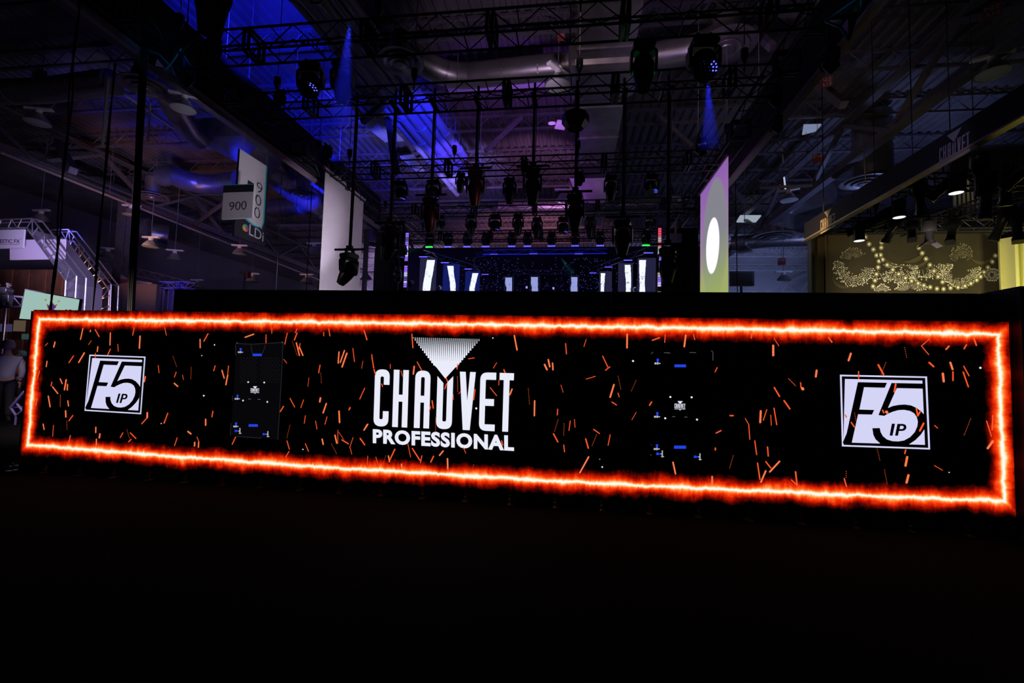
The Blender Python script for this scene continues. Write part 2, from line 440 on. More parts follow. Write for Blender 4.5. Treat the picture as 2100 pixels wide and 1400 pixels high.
# pipes lit blue left of centre
pz = 12.7
PP = mat('painted_pipe', (0.34, 0.32, 0.38), 0.3, 0.4)
for k in range(5):
    ox = k * 27 - 38
    a = onZ(700 + ox * 0.95, 70, pz); b = onZ(908 + ox * 0.72, 330, pz)
    d = (b - a)
    e0 = a - d * 0.3; e1 = a + d * (1.5, 1.35, 1.55, 1.2, .95)[k]
    t = thing('roof_pipe', ['slim', 'thick', 'thick', 'slim', 'middling'][k] + ' roof pipe lit blue, ' + ['leftmost', 'second from left', 'middle one', 'second from right', 'rightmost and shortest'][k] + ' of the pipe bundle', 'pipe', e0, 'pipe bundle under the roof')
    r = (.15, .26, .27, .16, .20)[k]
    MB().tube(e0, e1, r, 14).build('pipe_run', PP, t, smooth=True)
    for j in range(7):
        p = e0.lerp(e1, (j + .5) / 7); dn = d.normalized() * .07
        MB().tube(p - dn, p + dn, r * 1.16, 14).build('coupling', PP, t)
        MB().tube(p, (p.x, p.y, HZ), .015, 4).build('hanger', STEEL, t)
# lit gangway / grille pieces beside the pipes
for pts, lb in (([(735, 248), (785, 240), (830, 290), (790, 292)], 'ribbed white ceiling panel lit blue left of the pipes'),
                ([(650, 178), (690, 172), (742, 215), (705, 222)], 'ribbed ceiling panel lit blue behind the nearest truss'),
                ([(820, 322), (850, 318), (872, 352), (845, 352)], 'small ribbed ceiling panel lit blue beside the third truss')):
    Q = [onZ(p[0], p[1], 13.9) for p in pts]
    t = thing('ceiling_panel', lb, 'panel', Q[0])
    for k in range(9):
        u0, u1 = k / 9, (k + .55) / 9
        MB().slab([bilin(Q, u0, 0), bilin(Q, u1, 0), bilin(Q, u1, 1), bilin(Q, u0, 1)], (0, 0, 1), .08).build('rib', mat('rib_enamel', (.38, .38, .42), .5), t)
# big pale beams (raking braces) in the centre
def beam(p, q, z0, z1, w, label, m=STEEL):
    a = onZ(*p, z0); b = onZ(*q, z1)
    t = MB().path([a, b], w * .7, 4).build('steel_brace', m)
    return tag(t, label, 'beam')
beam((840, 172), (742, 250), 13.6, 11.5, .22, 'raking steel brace under the left ceiling diffuser')
beam((796, 245), (812, 350), 13.0, 8, .26, 'upright steel brace in front of the blue-lit roof panel')
beam((1070, 240), (995, 310), 14.0, 12, .16, 'raking brace above the middle of the truss grid')
beam((1345, 232), (1420, 300), 14.0, 12, .16, 'raking brace right of the trunk duct')
beam((1517, 38), (1585, 98), 14.0, 12.4, .22, 'pale raking brace behind the right end of the nearest truss')
beam((1672, 168), (1730, 215), 14.0, 12.2, .3, 'raking brace beyond the right header rail')
beam((1500, 385), (1530, 418), 13.0, 12.0, .25, 'raking brace beside the top of the lit banner')
beam((118, 590 - 300), (150, 350), 13.0, 10, .3, 'leaning brace behind the far left cables')
beam((505, 452 - 70), (385, 470), 12.0, 12.0, .18, 'brace crossing below the blue-edged duct')
# large purple-lit flat soffit
Q = [onZ(905, 155, 14.2), onZ(1110, 130, 14.2), onZ(1118, 178, 14.2), onZ(918, 190, 14.2)]
t = MB().slab(Q, (0, 0, 1), .12).build('ceiling_soffit', mat('pale_soffit', (0.42, 0.40, 0.46), 0.5)); tag(t, 'smooth soffit panel lit violet between the first two trusses', 'panel')
# bright skylights / distant lit panels on the right
for pts, lb, c_ in (([(1648, 258), (1684, 257), (1672, 270), (1645, 277)], 'small pale skylight panel glowing beyond the right header', (.32, .40, .62)),
                    ([(1518, 443), (1561, 443), (1550, 456), (1510, 456)], 'glowing white ceiling strip panel right of the lit banner', (.55, .65, .80))):
    Q = [onZ(p[0], p[1], 13.8) for p in pts]
    tag(MB().slab(Q, (0, 0, 1), .08).build('light_panel', screen('panel_' + lb[:5], c_, .55)), lb, 'lamp')
t = thing('fluorescent_tube', 'thin vertical glowing tube right of the lit banner', 'lamp', onY(1608, 363, 30))
MB().tube(onY(1608, 363, 30), onY(1611, 390, 30), .05, 6).build('tube', screen('tube_white', (.5, .6, .8), .8), t)
_p = onY(1608, 363, 30); MB().tube(_p, (_p.x, _p.y, HZ), .015, 4).build('hanger', STEEL, t)
tag(MB().tube(onY(1603, 300, 28), onY(1607, 335, 28), .05, 6).build('hanging_rod', WHITE), 'thin pale rod hanging beyond the right header rail', 'rod')

# conduits with hangers over the left bay
for (p, q_, z, lb) in (((0, 312), (700, 592), 11.0, 'long pale conduit crossing the left bay toward the banner'),
                       ((255, 193), (385, 282), 13.2, 'conduit with blue light above the hanging lamp'),
                       ((570, 462), (660, 462), 9.0, 'orange-tinted pipe crossing behind the left banner'),
                       ((1560, 385), (1665, 380), 11.0, 'pale cross conduit right of the lit banner')):
    a, b = onZ(*p, z), (onZ(*q_, z) if abs(p[1] - q_[1]) > 8 else onY(q_[0], q_[1], onZ(*p, z).y))
    t = thing('conduit', lb, 'pipe', a)
    MB().tube(a, b, .07, 8).build('pipe_run', mat('pale_conduit', (0.5, 0.42, 0.42), 0.4, .3), t)
    for u in (.15, .4, .65, .9):
        p_ = a.lerp(b, u); MB().tube(p_, (p_.x, p_.y, HZ), .012, 4).build('hanger', STEEL, t)

# ------------------------------------------------------------------ high bay lamps
def make_highbay():
    t = thing('high_bay_lamp', 'x', 'lamp', (0, 0, 0), world_parts=False)
    reg(MB().tube((0, 0, 0), (0, 0, 1), .02, 6).build('hanger', STEEL, t), t)
    reg(MB().box((0, 0, -.04), (1.05, .2, .10)).build('bracket', WHITE, t, bevel=.02), t)
    reg(MB().lathe([(.12, -.08), (.13, -.22), (.10, -.25)], n=14).build('ballast', WHITE, t, smooth=True), t)
    reg(MB().lathe([(.12, -.24), (.22, -.30), (.36, -.48), (.44, -.62), (.46, -.64), (.43, -.64), (.30, -.46), (.1, -.33)], n=24).build('reflector', mat('spun_aluminium', (.42, .42, .42), .35, .6), t, smooth=True), t)
    reg(MB().lathe([(.43, -.62), (.43, -.635), (.30, -.67), (.01, -.69)], n=24).build('diffuser_glass', mat('milky_glass', (.45, .48, .46), .3), t, smooth=True), t)
    return t
hb0 = make_highbay(); hbused = [False]
HB = [((80, 222), 12.0, .25, 'high bay lamp unlit at the far left under the dim duct'),
      ((378, 192), 12.0, .5, 'high bay lamp with a violet streak below the left glossy sculpture'),
      ((1145, 140), 12.0, .9, 'white bracketed lamp hanging between the first two trusses'),
      ((2035, 112), 12.0, -.4, 'large pale high bay lamp at the upper right corner'),
      ((1618, 388), 12.0, -.5, 'pinkish high bay lamp beyond the right header'),
      ((270, 420), 11.0, .2, 'faint high bay lamp right beside the dark drape'),
      ((310, 485), 9.0, .1, 'wide dim lamp disc above the left tents'),
      ((359, 512), 9.0, .3, 'small lamp with a warm top above the striped tent'),
      ((492, 502), 9.5, .2, 'high bay lamp hanging below the black event sign'),
      ((645, 498), 9.5, .0, 'high bay lamp hanging just left of the white banner'),
      ((518, 560), 8.0, .2, 'small far lamp left of the stage above the black wall'),
      ((630, 562), 8.0, .0, 'small far lamp nearest the foot of the white banner'),
      ((222, 508), 9.0, .3, 'small dim lamp above the rear silver arch'),
      ((85, 430), 10.0, .0, 'tall dim lamp above the front silver arch'),
      ((1527, 495), 9.5, -.2, 'far high bay lamp right beside the lit banner'),
      ((1607, 556), 8.5, .0, 'far high bay lamp above the black wall left of the golden booth'),
      ((1157, 388), 11.5, .1, 'high bay lamp seen through the fourth truss'),
      ((752, 556), 8.5, .0, 'small pink lamp between white banner and stage drape'),
      ((1395, 405), 11.5, .2, 'high bay lamp glimpsed left of the lit banner pole'),
      ((404, 573), 8.0, .0, 'tiny far lamp above the left end of the black wall'),
      ((1573, 235), 12.5, -.3, 'pale lamp hidden behind the right side truss')]
for (p, z, a, lb) in HB:
    o = hb0 if not hbused[0] else copy_tree(hb0)
    hbused[0] = True
    o.location = onZ(p[0], p[1], z); o.rotation_euler = (0, 0, a)
    o['label'] = lb; o['group'] = 'high bay lamps of the hall'
    for ch in CH[o.name]:
        if ch.name.startswith('hanger'): ch.scale = (1, 1, HZ - z)

# red grid location signs
def grid_sign(px, py, z, txt, w, label):
    c = onZ(px, py, z)
    t = thing('grid_sign', label, 'sign', c)
    d = (c - CAMC); d.z = 0; d.normalize(); r = Vector((d.y, -d.x, 0))
    u = Vector((0, 0, 1))
    Q = [c - r * w / 2 + u * w / 2, c + r * w / 2 + u * w / 2, c + r * w / 2 - u * w / 2, c - r * w / 2 - u * w / 2]
    MB().slab(Q, d, .03).build('sign_board', mat('red_sign', (.32, .05, .05), .6), t)
    MB().tube(c + u * w / 2, Vector((c.x, c.y, HZ)), .012, 4).build('hanger', STEEL, t)
    for i, s in enumerate(txt.split('|')):
        v0, v1 = (.10 + i * .45), (.10 + i * .45 + .36)
        text_mesh(s, mat('sign_letter_white', (.55, .5, .5), .6), t, [bilin(Q, .1, v0), bilin(Q, .9, v0), bilin(Q, .9, v1), bilin(Q, .1, v1)], .01, off=-d * .006)
grid_sign(81, 151, 13, 'N2|428', .42, 'dim red grid sign at the far left above the lamp')
grid_sign(1695, 168, 13, 'N2|A18', .42, 'red grid sign just left of the right header rail')
grid_sign(1151, 75, 13, 'N2', .26, 'small red grid sign above the middle of the nearest truss')
grid_sign(2035, 22, 13, 'N2|A16', .42, 'red grid sign at the top right corner')
grid_sign(1677, 324, 12, 'N', .42, 'tiny red grid sign beyond the right header')
grid_sign(1603, 536, 8.5, 'N2', .42, 'far red grid sign above the black wall on the right')
grid_sign(459, 366, 12, 'N2', .42, 'tiny violet-tinted grid sign left of the white hall sign')

FOG = bpy.data.materials.new('hall_fog'); FOG.use_nodes = True
_nt = FOG.node_tree
for _n in list(_nt.nodes): _nt.nodes.remove(_n)
_o = _nt.nodes.new('ShaderNodeOutputMaterial'); _v = _nt.nodes.new('ShaderNodeVolumeScatter')
_v.inputs['Color'].default_value = (.85, .85, .95, 1); _v.inputs['Density'].default_value = .012
_nt.links.new(_v.outputs[0], _o.inputs['Volume'])
for _x, _l in (((HX0 + .5, -9.5), 'left'), ((6.5, HX1 - .5), 'right')):
    tag(MB().box(((_x[0] + _x[1]) / 2, 56, 7), (_x[1] - _x[0], 40, 13.8)).build('haze', FOG), 'thin blue-grey haze hanging in the far %s of the hall' % _l, 'haze', kind='stuff')

# ================================================================== HEADER FASCIAS
def fascia(x, z0, z1, y0, y1, t, label, inner):
    o = thing('header_panel', label, 'header', (x, y0, z0))
    n_ = int((y1 - y0) / 2.6); L = (y1 - y0) / n_
    for i in range(n_):
        MB().box((x, y0 + (i + .5) * L, (z0 + z1) / 2), (t, L - .012, z1 - z0)).build('fabric_panel', CLOTHB, o)
    MB().box((x + inner * (t / 2 + .02), (y0 + y1) / 2, z0 - .02), (.07, y1 - y0, .10)).build('bottom_rail', TRIM, o)
    MB().box((x, (y0 + y1) / 2, z0 - .06), (t, y1 - y0, .04)).build('bottom_rail', TRIM, o)
    MB().box((x, (y0 + y1) / 2, z1 + .03), (t * .8, y1 - y0, .05)).build('top_rail', BLACK, o)
    for yy in [y0 + 1 + i * 3.2 for i in range(int((y1 - y0) / 3.2))]:
        MB().tube((x, yy, z1), (x, yy, HZ), .01, 4).build('hanger', STEEL, o)
    return o
fascia(-9.95, 8.5, 10.0, 4.0, 21.9, .14, 'long black header panel with a pinkish rail on the left of the booth', 1)
fascia(5.5, 8.5, 10.1, 4.0, 21.9, .14, 'long black header panel with a pinkish rail on the right of the booth', -1)

# ================================================================== TRUSSES
def truss(p0, L, ang, s, bay, label, name='lighting_truss', m=TRUSSB, r=.028, group='black box trusses over the booth', hoists=(), top=HZ):
    t = thing(name, label, 'truss', p0, group, world_parts=False)
    t.rotation_euler = (0, 0, ang)
    cm = MB().tube((0, 0, 0), (L, 0, 0), r, 8).mesh('chord', m)
    for y in (0, s):
        for z in (0, s): inst(cm, 'chord', t, Matrix.Translation((0, y, z)))
    up = MB().tube((0, 0, 0), (bay, 0, s), r * .5, 6).mesh('brace', m)
    dn = MB().tube((0, 0, s), (bay, 0, 0), r * .5, 6).mesh('brace', m)
    lad = MB().tube((0, 0, 0), (0, s, 0), r * .55, 6).mesh('rung', m)
    fr = MB()
    for a, b in (((0, 0, 0), (0, s, 0)), ((0, s, 0), (0, s, s)), ((0, s, s), (0, 0, s)), ((0, 0, s), (0, 0, 0))):
        fr.tube(a, b, r * 1.5, 6)
    fr = fr.mesh('coupling_frame', m)
    n_ = max(1, int(round(L / bay)))
    for i in range(n_):
        for y in (0, s): inst(up if i % 2 == 0 else dn, 'brace', t, Matrix.Translation((i * bay, y, 0)))
        if i % 2 == 0:
            for z in (0, s): inst(lad, 'rung', t, Matrix.Translation((i * bay, 0, z)))
        if i % 5 == 3:
            inst(fr, 'coupling_frame', t, Matrix.Translation((i * bay - .06, 0, 0)))
            inst(fr, 'coupling_frame', t, Matrix.Translation((i * bay + .06, 0, 0)))
    for hx in hoists:
        hb = MB().lathe([(.04, .60), (.09, .57), (.09, .38), (.06, .3), (.03, .22)], (hx, s / 2, s), 10).tube((hx, s / 2, s), (hx, s / 2, s + .4), .02, 6)
        o = hb.build('hoist', PLASTIC, None); o.parent = t
        o = MB().tube((hx, s / 2, s + .7), (hx, s / 2, top - p0[2]), .013, 4).build('chain', STEEL, None); o.parent = t
    return t
TY = {1: 8.95, 2: 11.25, 3: 15.5, 4: 19.8, 5: 24.0}
nm = {1: 'nearest black cross truss with two big lamps at its right', 2: 'second cross truss carrying the drop pipes', 3: 'third cross truss with drum lamps beneath', 4: 'fourth cross truss half hidden by lamps', 5: 'rearmost cross truss above the stage'}
for k, y in TY.items():
    truss((-9.0, y, 8.42), 13.6, 0, .5 if k < 3 else .48, .55, nm[k], hoists=(.6, 4.6, 9.0, 13.0))
truss((-9.05, 6.2, 8.5), 18.0, math.pi / 2, .5, .6, 'side truss running back inside the left header', hoists=(3, 9, 15))
truss((5.0, 6.2, 8.5), 18.0, math.pi / 2, .5, .6, 'side truss running back inside the right header', hoists=(3, 9, 15))
truss((-9.0, 6.3, 8.9), 13.6, 0, .5, .55, 'cross truss overhead just above the top of the view', hoists=(4, 9))

# cables sagging along the trusses
for k, (y, x0, x1, z) in enumerate(((9.2, -8.6, -2, 8.75), (9.2, 0, 4.4, 8.78), (11.5, -7.5, 0, 8.75), (15.7, -8, 2, 8.8), (11.5, 1, 4.4, 8.7), (19.9, -7, 4, 8.8))):
    pts = []
    for i in range(25):
        u = i / 24; pts.append((x0 + (x1 - x0) * u, y, z + .02 - .16 * abs(math.sin(u * math.pi * 6))))
    tag(MB().path(pts, .014, 5).build('power_cable', RUBBER), 'black cable sagging along the ' + ['nearest truss, left half', 'nearest truss, right half', 'second truss, left half', 'third truss', 'second truss, right end', 'fourth truss'][k], 'cable')

# chain bags near the top of the view
for (p, y, r, h, lb) in (((430, 70), 7.7, .34, 1.5, 'large black chain bag hanging at the upper left'),
                         ((1180, 268), 12.0, .0, 0, '')):
    if h:
        c = onY(p[0], p[1], y)
        t = thing('chain_bag', lb, 'bag', c)
        MB().lathe([(.05, 0), (.20, .02), (.24, .35), (r, .8), (r, h), (r * .9, h + .02)], c, 16).build('bag_body', CLOTHB, t, smooth=True)
        MB().tube(c + Vector((0, 0, h)), c + Vector((0, 0, HZ - c.z)), .02, 5).build('chain', STEEL, t)
c = onY(1180, 246, 12.0)
t = thing('hanging_speaker', 'black octagonal speaker hanging under the second truss', 'speaker', c)
MB().lathe([(.22, .22), (.36, .12), (.36, -.10), (.22, -.24)], c, 8).build('speaker_body', PLASTIC, t)
MB().tube(c + Vector((0, 0, .2)), (c.x, c.y, 8.5), .02, 5).build('hanger', BLACK, t)
c = onZ(1150, 258, 11.9)
t = thing('wireless_access_point', 'flat white wireless box beside a small oval unit in the roof', 'box', c)
MB().slab([onZ(1143, 249, 11.9), onZ(1163, 251, 11.9), onZ(1157, 267, 11.9), onZ(1137, 264, 11.9)], (0, 0, 1), .08).build('flat_box', WHITE, t)
MB().lathe([(.02, -.06), (.13, -.03), (.14, .03), (.05, .08)], onZ(1132, 253, 11.9), 12, sx=1.2, sy=.7).build('oval_unit', WHITE, t, smooth=True)
MB().tube(c, (c.x, c.y, HZ), .012, 4).build('hanger', STEEL, t)

# ================================================================== MOVING HEAD LAMPS
def make_head(kind):
    t = thing('moving_head_lamp', 'x', 'stage light', (0, 0, 0), world_parts=False)
    for s in (-1, 1):
        c = MB().box((s * .11, 0, -.045), (.04, .07, .10)).box((s * .11, .0, .01), (.05, .10, .035)).tube((s * .11 + .02, 0, -.03), (s * .11 + .07, 0, -.03), .012, 6)
        reg(c.build('clamp', mat('grey_clamp', (.12, .11, .11), .4, .6), t), t)
    w = {'spot': .20, 'wash': .23, 'beam': .16}[kind]
    prof = [(-w, -.13), (-w * .8, -.095), (w * .8, -.095), (w, -.13), (w, -.19), (w * .85, -.235), (-w * .85, -.235), (-w, -.19)]
    b = MB(); n_ = len(prof); D = .16
    b.add([(x, -D, z) for x, z in prof] + [(x, D, z) for x, z in prof], [tuple(range(n_))[::-1], tuple(range(n_, 2 * n_))] + [(i, (i + 1) % n_, n_ + (i + 1) % n_, n_ + i) for i in range(n_)])
    reg(b.build('base', PLASTIC, t, bevel=.012), t)
    piv = {'spot': -.56, 'wash': -.52, 'beam': -.46}[kind]
    y = MB(); 
    for s in (-1, 1):
        x0, x1 = s * w * .98, s * w * 1.22
        P = [(-.235, -.11, .11), (-.30, -.12, .12), (piv, -.10, .10), (piv - .09, -.05, .05)]
        vs = []
        for z, a0, a1 in P: vs += [(x0 * (.8 if z == -.235 else 1), a0, z), (x0 * (.8 if z == -.235 else 1), a1, z), (x1 * (.85 if z == -.235 else 1), a1, z), (x1 * (.85 if z == -.235 else 1), a0, z)]
        fs = [(0, 1, 2, 3), (12, 15, 14, 13)]
        for i in range(3):
            for j in range(4): fs.append((i * 4 + j, i * 4 + (j + 1) % 4, (i + 1) * 4 + (j + 1) % 4, (i + 1) * 4 + j))
        y.add(vs, fs)
    y.box((0, 0, -.25), (w * 1.9, .2, .035))
    reg(y.build('yoke', PLASTIC, t, bevel=.01), t)
    R_ = w * .93
    if kind == 'spot': prof = [(.03, .27), (R_ * .62, .25), (R_ * .9, .18), (R_, .04), (R_ * .98, -.12), (R_ * .78, -.30), (R_ * .62, -.40), (R_ * .60, -.43), (R_ * .52, -.43), (R_ * .5, -.40)]
    elif kind == 'wash': prof = [(.03, .17), (R_ * .75, .16), (R_ * .95, .08), (R_, -.02), (R_, -.20), (R_ * .96, -.23), (R_ * .92, -.23), (R_ * .9, -.21)]
    else: prof = [(.03, .16), (R_ * .7, .15), (R_ * .96, .06), (R_, -.06), (R_ * .92, -.17), (R_ * .85, -.2), (R_ * .75, -.2), (R_ * .72, -.18)]
    h = MB().lathe(prof, n=20).build('head', PLASTIC, t, smooth=True); reg(h, t)
    h.location = (0, 0, piv)
    fin = MB()
    for k in range(4): fin.lathe([(R_ * .96, .10 - k * .035), (R_ * 1.03, .095 - k * .035), (R_ * 1.03, .085 - k * .035), (R_ * .96, .08 - k * .035)], n=20)
    reg(fin.build('cooling_fins', PLASTIC, h), h)
    if kind == 'spot': reg(MB().lathe([(.01, -.405), (R_ * .52, -.40), (R_ * .52, -.415), (.01, -.43)], n=18).build('lens', LENS, h, smooth=True), h)
    elif kind == 'beam': reg(MB().lathe([(.01, -.175), (R_ * .72, -.17), (R_ * .72, -.185), (.01, -.20)], n=18).build('lens', LENS, h, smooth=True), h)
    else:
        face = MB().lathe([(.01, -.20), (R_ * .9, -.20), (R_ * .9, -.212), (.01, -.212)], n=20).build('face_plate', PLASTIC, h); reg(face, h)
        dots = MB(); lit = MB(); k = 0
        for ring, cnt in ((0, 1), (.3, 6), (.58, 12), (.82, 18)):
            for j in range(cnt):
                a = 2 * math.pi * j / cnt
                x_, y_ = R_ * ring * math.cos(a), R_ * ring * math.sin(a)
                tgt = lit if (x_ > R_ * .28 and y_ < R_ * .2 and x_ - y_ > R_ * .5) else dots
                rr = .011 if tgt is dots else .015
                tgt.lathe([(.002, -.224), (rr, -.216), (rr, -.21), (.002, -.208)], (x_, y_, 0), 6)
        reg(dots.build('led_lenses', GLINT, h, kind='stuff'), h)
        reg(lit.build('lit_leds', LEDBLUE, h, kind='stuff', label='cluster of lit blue LEDs'), h)
    return t
PROTO = {k: make_head(k) for k in ('spot', 'wash', 'beam')}
USED = set()
def place(kind, px, py, Y, label, pan=0., tilt=0., sc=1.0, group=None, pos=None, snap=None):
    if kind in USED: o = copy_tree(PROTO[kind])
    else: o = PROTO[kind]; USED.add(kind)
    p_ = pos if pos is not None else onY(px, py, Y)
    if snap:
        yt, zt_ = snap; q_ = onZ(px, py, zt_); yc = yt if abs(q_.y - yt) < abs(q_.y - yt - .49) else yt + .49
        p_ = Vector((onY(px, py, yc).x, yc, zt_))
    o.location = p_
    o.rotation_euler = (0, 0, pan); o.scale = (sc, sc, sc)
    for ch in CH[o.name]:
        if ch.name.startswith('head'): ch.rotation_euler = (tilt, 0, 0)
    o['label'] = label
    if group: o['group'] = group
    return o
GT = 'moving head lamps hanging from the trusses'
GP = 'moving head lamps on drop pipes'
# on the nearest truss
place('wash', 640, 122, 9.2, 'honeycomb moving head with blue LEDs, left on the nearest truss', .2, -.5, 1.05, GT, snap=(8.95, 8.40))
place('spot', 705, 126, 9.2, 'slender moving head standing inside the blue beam on the nearest truss', 0, 0, 1.05, GT, snap=(8.95, 8.40))
place('spot', 1320, 84, 9.2, 'long black moving head right of centre on the nearest truss', 0, -.08, 1.12, GT, snap=(8.95, 8.40))
place('wash', 1443, 72, 9.2, 'honeycomb moving head with lit blue LEDs, right on the nearest truss', .1, -.5, 1.15, GT, snap=(8.95, 8.40))
place('wash', 706, -58, 7.6, 'honeycomb moving head cut by the top edge, throwing the blue beam', .2, -.55, 1.0, GT, snap=(6.3, 8.88))
# drop pipes and their lamps, the V in front of the stage
PY_ = 11.5
PIPES = [(717, 513, 'outermost left', 1.2, .75), (800, 458, 'second from left', .9, .45), (884, 401, 'third from left', .15, .12), (976, 346, 'left of the middle pair', .15, .10),
         (1093, 342, 'right of the middle pair', 0, 0), (1180, 394, 'third from right', -.1, -.12), (1277, 446, 'second from right', -.2, -.22), (1369, 502, 'outermost right', -.2, -.3)]
for px, py, w, pan, tilt in PIPES:
    p = onY(px, py, PY_)
    t = thing('drop_pipe', 'vertical black drop pipe holding the %s lamp of the V row' % w, 'pipe', (p.x, PY_, 8.9), 'drop pipes under the second truss')
    MB().tube((p.x, PY_, 8.92), (p.x, PY_, p.z), .035, 8).build('upright', TRUSSB, t)
    MB().tube((p.x - .42, PY_, p.z + .02), (p.x + .42, PY_, p.z + .02), .03, 8).build('crossbar', TRUSSB, t)
    MB().box((p.x, PY_, p.z + .06), (.16, .10, .12)).build('joint', mat('grey_clamp', (.12, .11, .11), .4, .6), t)
    MB().box((p.x, PY_, 8.45), (.12, .62, .07)).build('truss_clamp', BLACK, t)
    MB().path([(p.x + .05, PY_, 8.4), (p.x + .06, PY_ - .02, (8.4 + p.z) / 2), (p.x + .04, PY_, p.z + .1), (p.x + .16, PY_, p.z - .1)], .012, 5).build('lamp_cable', RUBBER, t)
    place('spot', px, py, PY_, 'moving head on the %s drop pipe of the V row' % w, pan, tilt, 1.0, GP, pos=(p.x, PY_, p.z))
# third truss
G3 = 'lamps under the third truss'
place('wash', 822, 374, 15.7, 'drum lamp at the left under the third truss', .1, 0, 1.0, G3, snap=(15.5, 8.40))
place('wash', 890, 374, 15.7, 'drum lamp half behind the third drop pipe, third truss', .0, 0, 1.0, G3, snap=(15.5, 8.40))
place('spot', 1046, 364, 15.7, 'slim lamp left of the middle under the third truss', .0, 0, 1.0, G3, snap=(15.5, 8.40))
place('spot', 1253, 358, 15.7, 'slim lamp right of the middle under the third truss', .0, 0, 1.0, G3, snap=(15.5, 8.40))
place('wash', 1335, 356, 15.7, 'drum lamp with blue LEDs at the right under the third truss', .2, -.35, 1.0, G3, snap=(15.5, 8.40))
# fourth truss
G4 = 'lamps under the fourth truss'
for i, (px, k, lb) in enumerate(((905, 'beam', 'first lamp at the left'), (967, 'spot', 'second lamp'), (1016, 'wash', 'third lamp, drum shaped'), (1063, 'spot', 'fourth lamp'),
                  (1102, 'spot', 'fifth lamp'), (1156, 'wash', 'sixth lamp, drum with green LEDs'), (1211, 'spot', 'seventh lamp'), (1331, 'beam', 'last lamp at the right'))):
    place(k, px, 441 - (px - 905) * .008, 20.0, 'stage light under the fourth truss, ' + lb, 0, 0, 1.02, G4, snap=(19.8, 8.40))
# rear truss
G5 = 'lamps under the rear truss'
for i, (px, ti, lb) in enumerate(((883, .3, 'leftmost, throwing a green beam'), (921, 0, 'second from left'), (960, .1, 'third from left'), (998, 0, 'fourth from left'), (1051, -.1, 'fifth from left'), (1083, 0, 'in the middle'),
                (1132, 0, 'sixth from right'), (1180, 0, 'fifth from right'), (1231, 0, 'fourth from right'), (1282, .1, 'third from right, behind a drop pipe'), (1325, .3, 'rightmost, throwing a green beam'))):
    _l = place('beam', px, 466, 24.2, 'small moving head under the rear truss, ' + lb, 0, ti, 1.25, G5, snap=(24.0, 8.88))
    p = Vector(_l.location)
    MBd = MB()
    for j in range(5): MBd.box((p.x - .16 + j * .08, p.y - .12, p.z - .87), (.05, .10, .05))
    lo = MBd.build('led_row', LEDBLUE2 if px not in (883, 1325) else LEDGREEN)
    tag(lo, 'row of tiny lit LEDs under the rear-truss lamp ' + lb.split(',')[0], 'light', 'LED rows at the rear')
# side fixtures
for (k, px, py, Y, pan, tilt, lb) in (('beam', 440, 74, 9.6, 1.2, .9, 'reddish-lit lamp on the left side truss near the top'),
                              ('beam', 575, 182, 12.2, 1.0, 1.1, 'lamp with a warm glint on the left side truss'),
                              ('beam', 672, 296, 14.5, 1.2, .8, 'tilted lamp on the left side truss above the white banner'),
                              ('beam', 1588, 175, 11.5, -1.2, 1.0, 'lamp with an orange glint on the right side truss'),
                              ('beam', 1700, 92, 9.0, -1.3, .9, 'lamp with an orange lens rim beside the right header'),
                              ('beam', 1590, 232, 12.5, -1.2, 1.2, 'lower lamp with an orange lens rim beside the right header'),
                              ('beam', 1440, 280, 13.2, -.5, .5, 'lamp beside the blue beam on the right'),
                              ('beam', 1490, 318, 17.5, -.5, .8, 'lamp at the top of the lit banner'),
                              ('spot', 945, 352, 16.5, .4, .3, 'tilted long lamp hanging left of the middle pair'),
                              ('beam', 1190, 350, 16.0, -.4, -.5, 'tilted small lamp above the third drop pipe from the right')):
    place(k, px, py, Y, lb, pan, tilt, .8, 'lamps on the side trusses')
    p = onY(px, py, Y)
    if p.z < 8.3: tag(MB().tube(p, (p.x, p.y, 8.5), .02, 6).build('lamp_stem', BLACK), 'short stem above the ' + lb, 'rod', 'lamp stems')

# ------------------------------------------------------------------ beams in the haze: real scattering volumes with a lamp inside
def haze_mat(name, col, dens):
    m = bpy.data.materials.new(name); m.use_nodes = True; nt = m.node_tree
    for n_ in list(nt.nodes): nt.nodes.remove(n_)
    out = nt.nodes.new('ShaderNodeOutputMaterial'); vs_ = nt.nodes.new('ShaderNodeVolumeScatter')
    vs_.inputs['Color'].default_value = (*col, 1); vs_.inputs['Density'].default_value = dens
    vs_.inputs['Anisotropy'].default_value = 0.2
    nt.links.new(vs_.outputs[0], out.inputs['Volume'])
    return m
HAZE = haze_mat('stage_haze', (.8, .8, .9), .12)
def beam_haze(p0, p1, r0, r1, col, power, label):
    p0, p1 = Vector(p0), Vector(p1)
    o = MB().tube(p0, p1, r0 * 1.3, 20, r1 * 1.3).build('light_beam', HAZE); tag(o, label, 'light beam', kind='stuff')
    d = (p1 - p0)
    ap = p0 - d.normalized() * .25
    ang = 2 * math.degrees(math.atan2(r1, d.length + .25))
    spot(ap + d.normalized() * .26, p1, col, power, max(ang, 2.0), r0 * .35, .4)
b0 = onY(718, 42, 7.5); b1 = onY(698, 250, 7.5)
beam_haze(b0, b1, .10, .26, (.02, .03, 1.0), 900, 'hazy blue beam falling past the slender lamp on the left')
b0 = onY(1452, 168, 9.0); b1 = onY(1456, 300, 9.0)
beam_haze(b0, b1, .09, .24, (.02, .03, 1.0), 560, 'hazy blue beam below the honeycomb lamp on the right')
b0 = onY(872, 503, 23.6); b1 = onY(838, 516, 23.6)
beam_haze(b0, b1, .05, .12, (.02, 1.0, .05), 110, 'short green beam at the left of the stage')
b0 = onY(1334, 503, 23.6); b1 = onY(1428, 560, 21.5)
beam_haze(b0, b1, .06, .25, (.02, 1.0, .05), 170, 'long faint green beam at the right of the stage')
b0 = onY(1148, 526, 26); b1 = onY(1176, 562, 26)
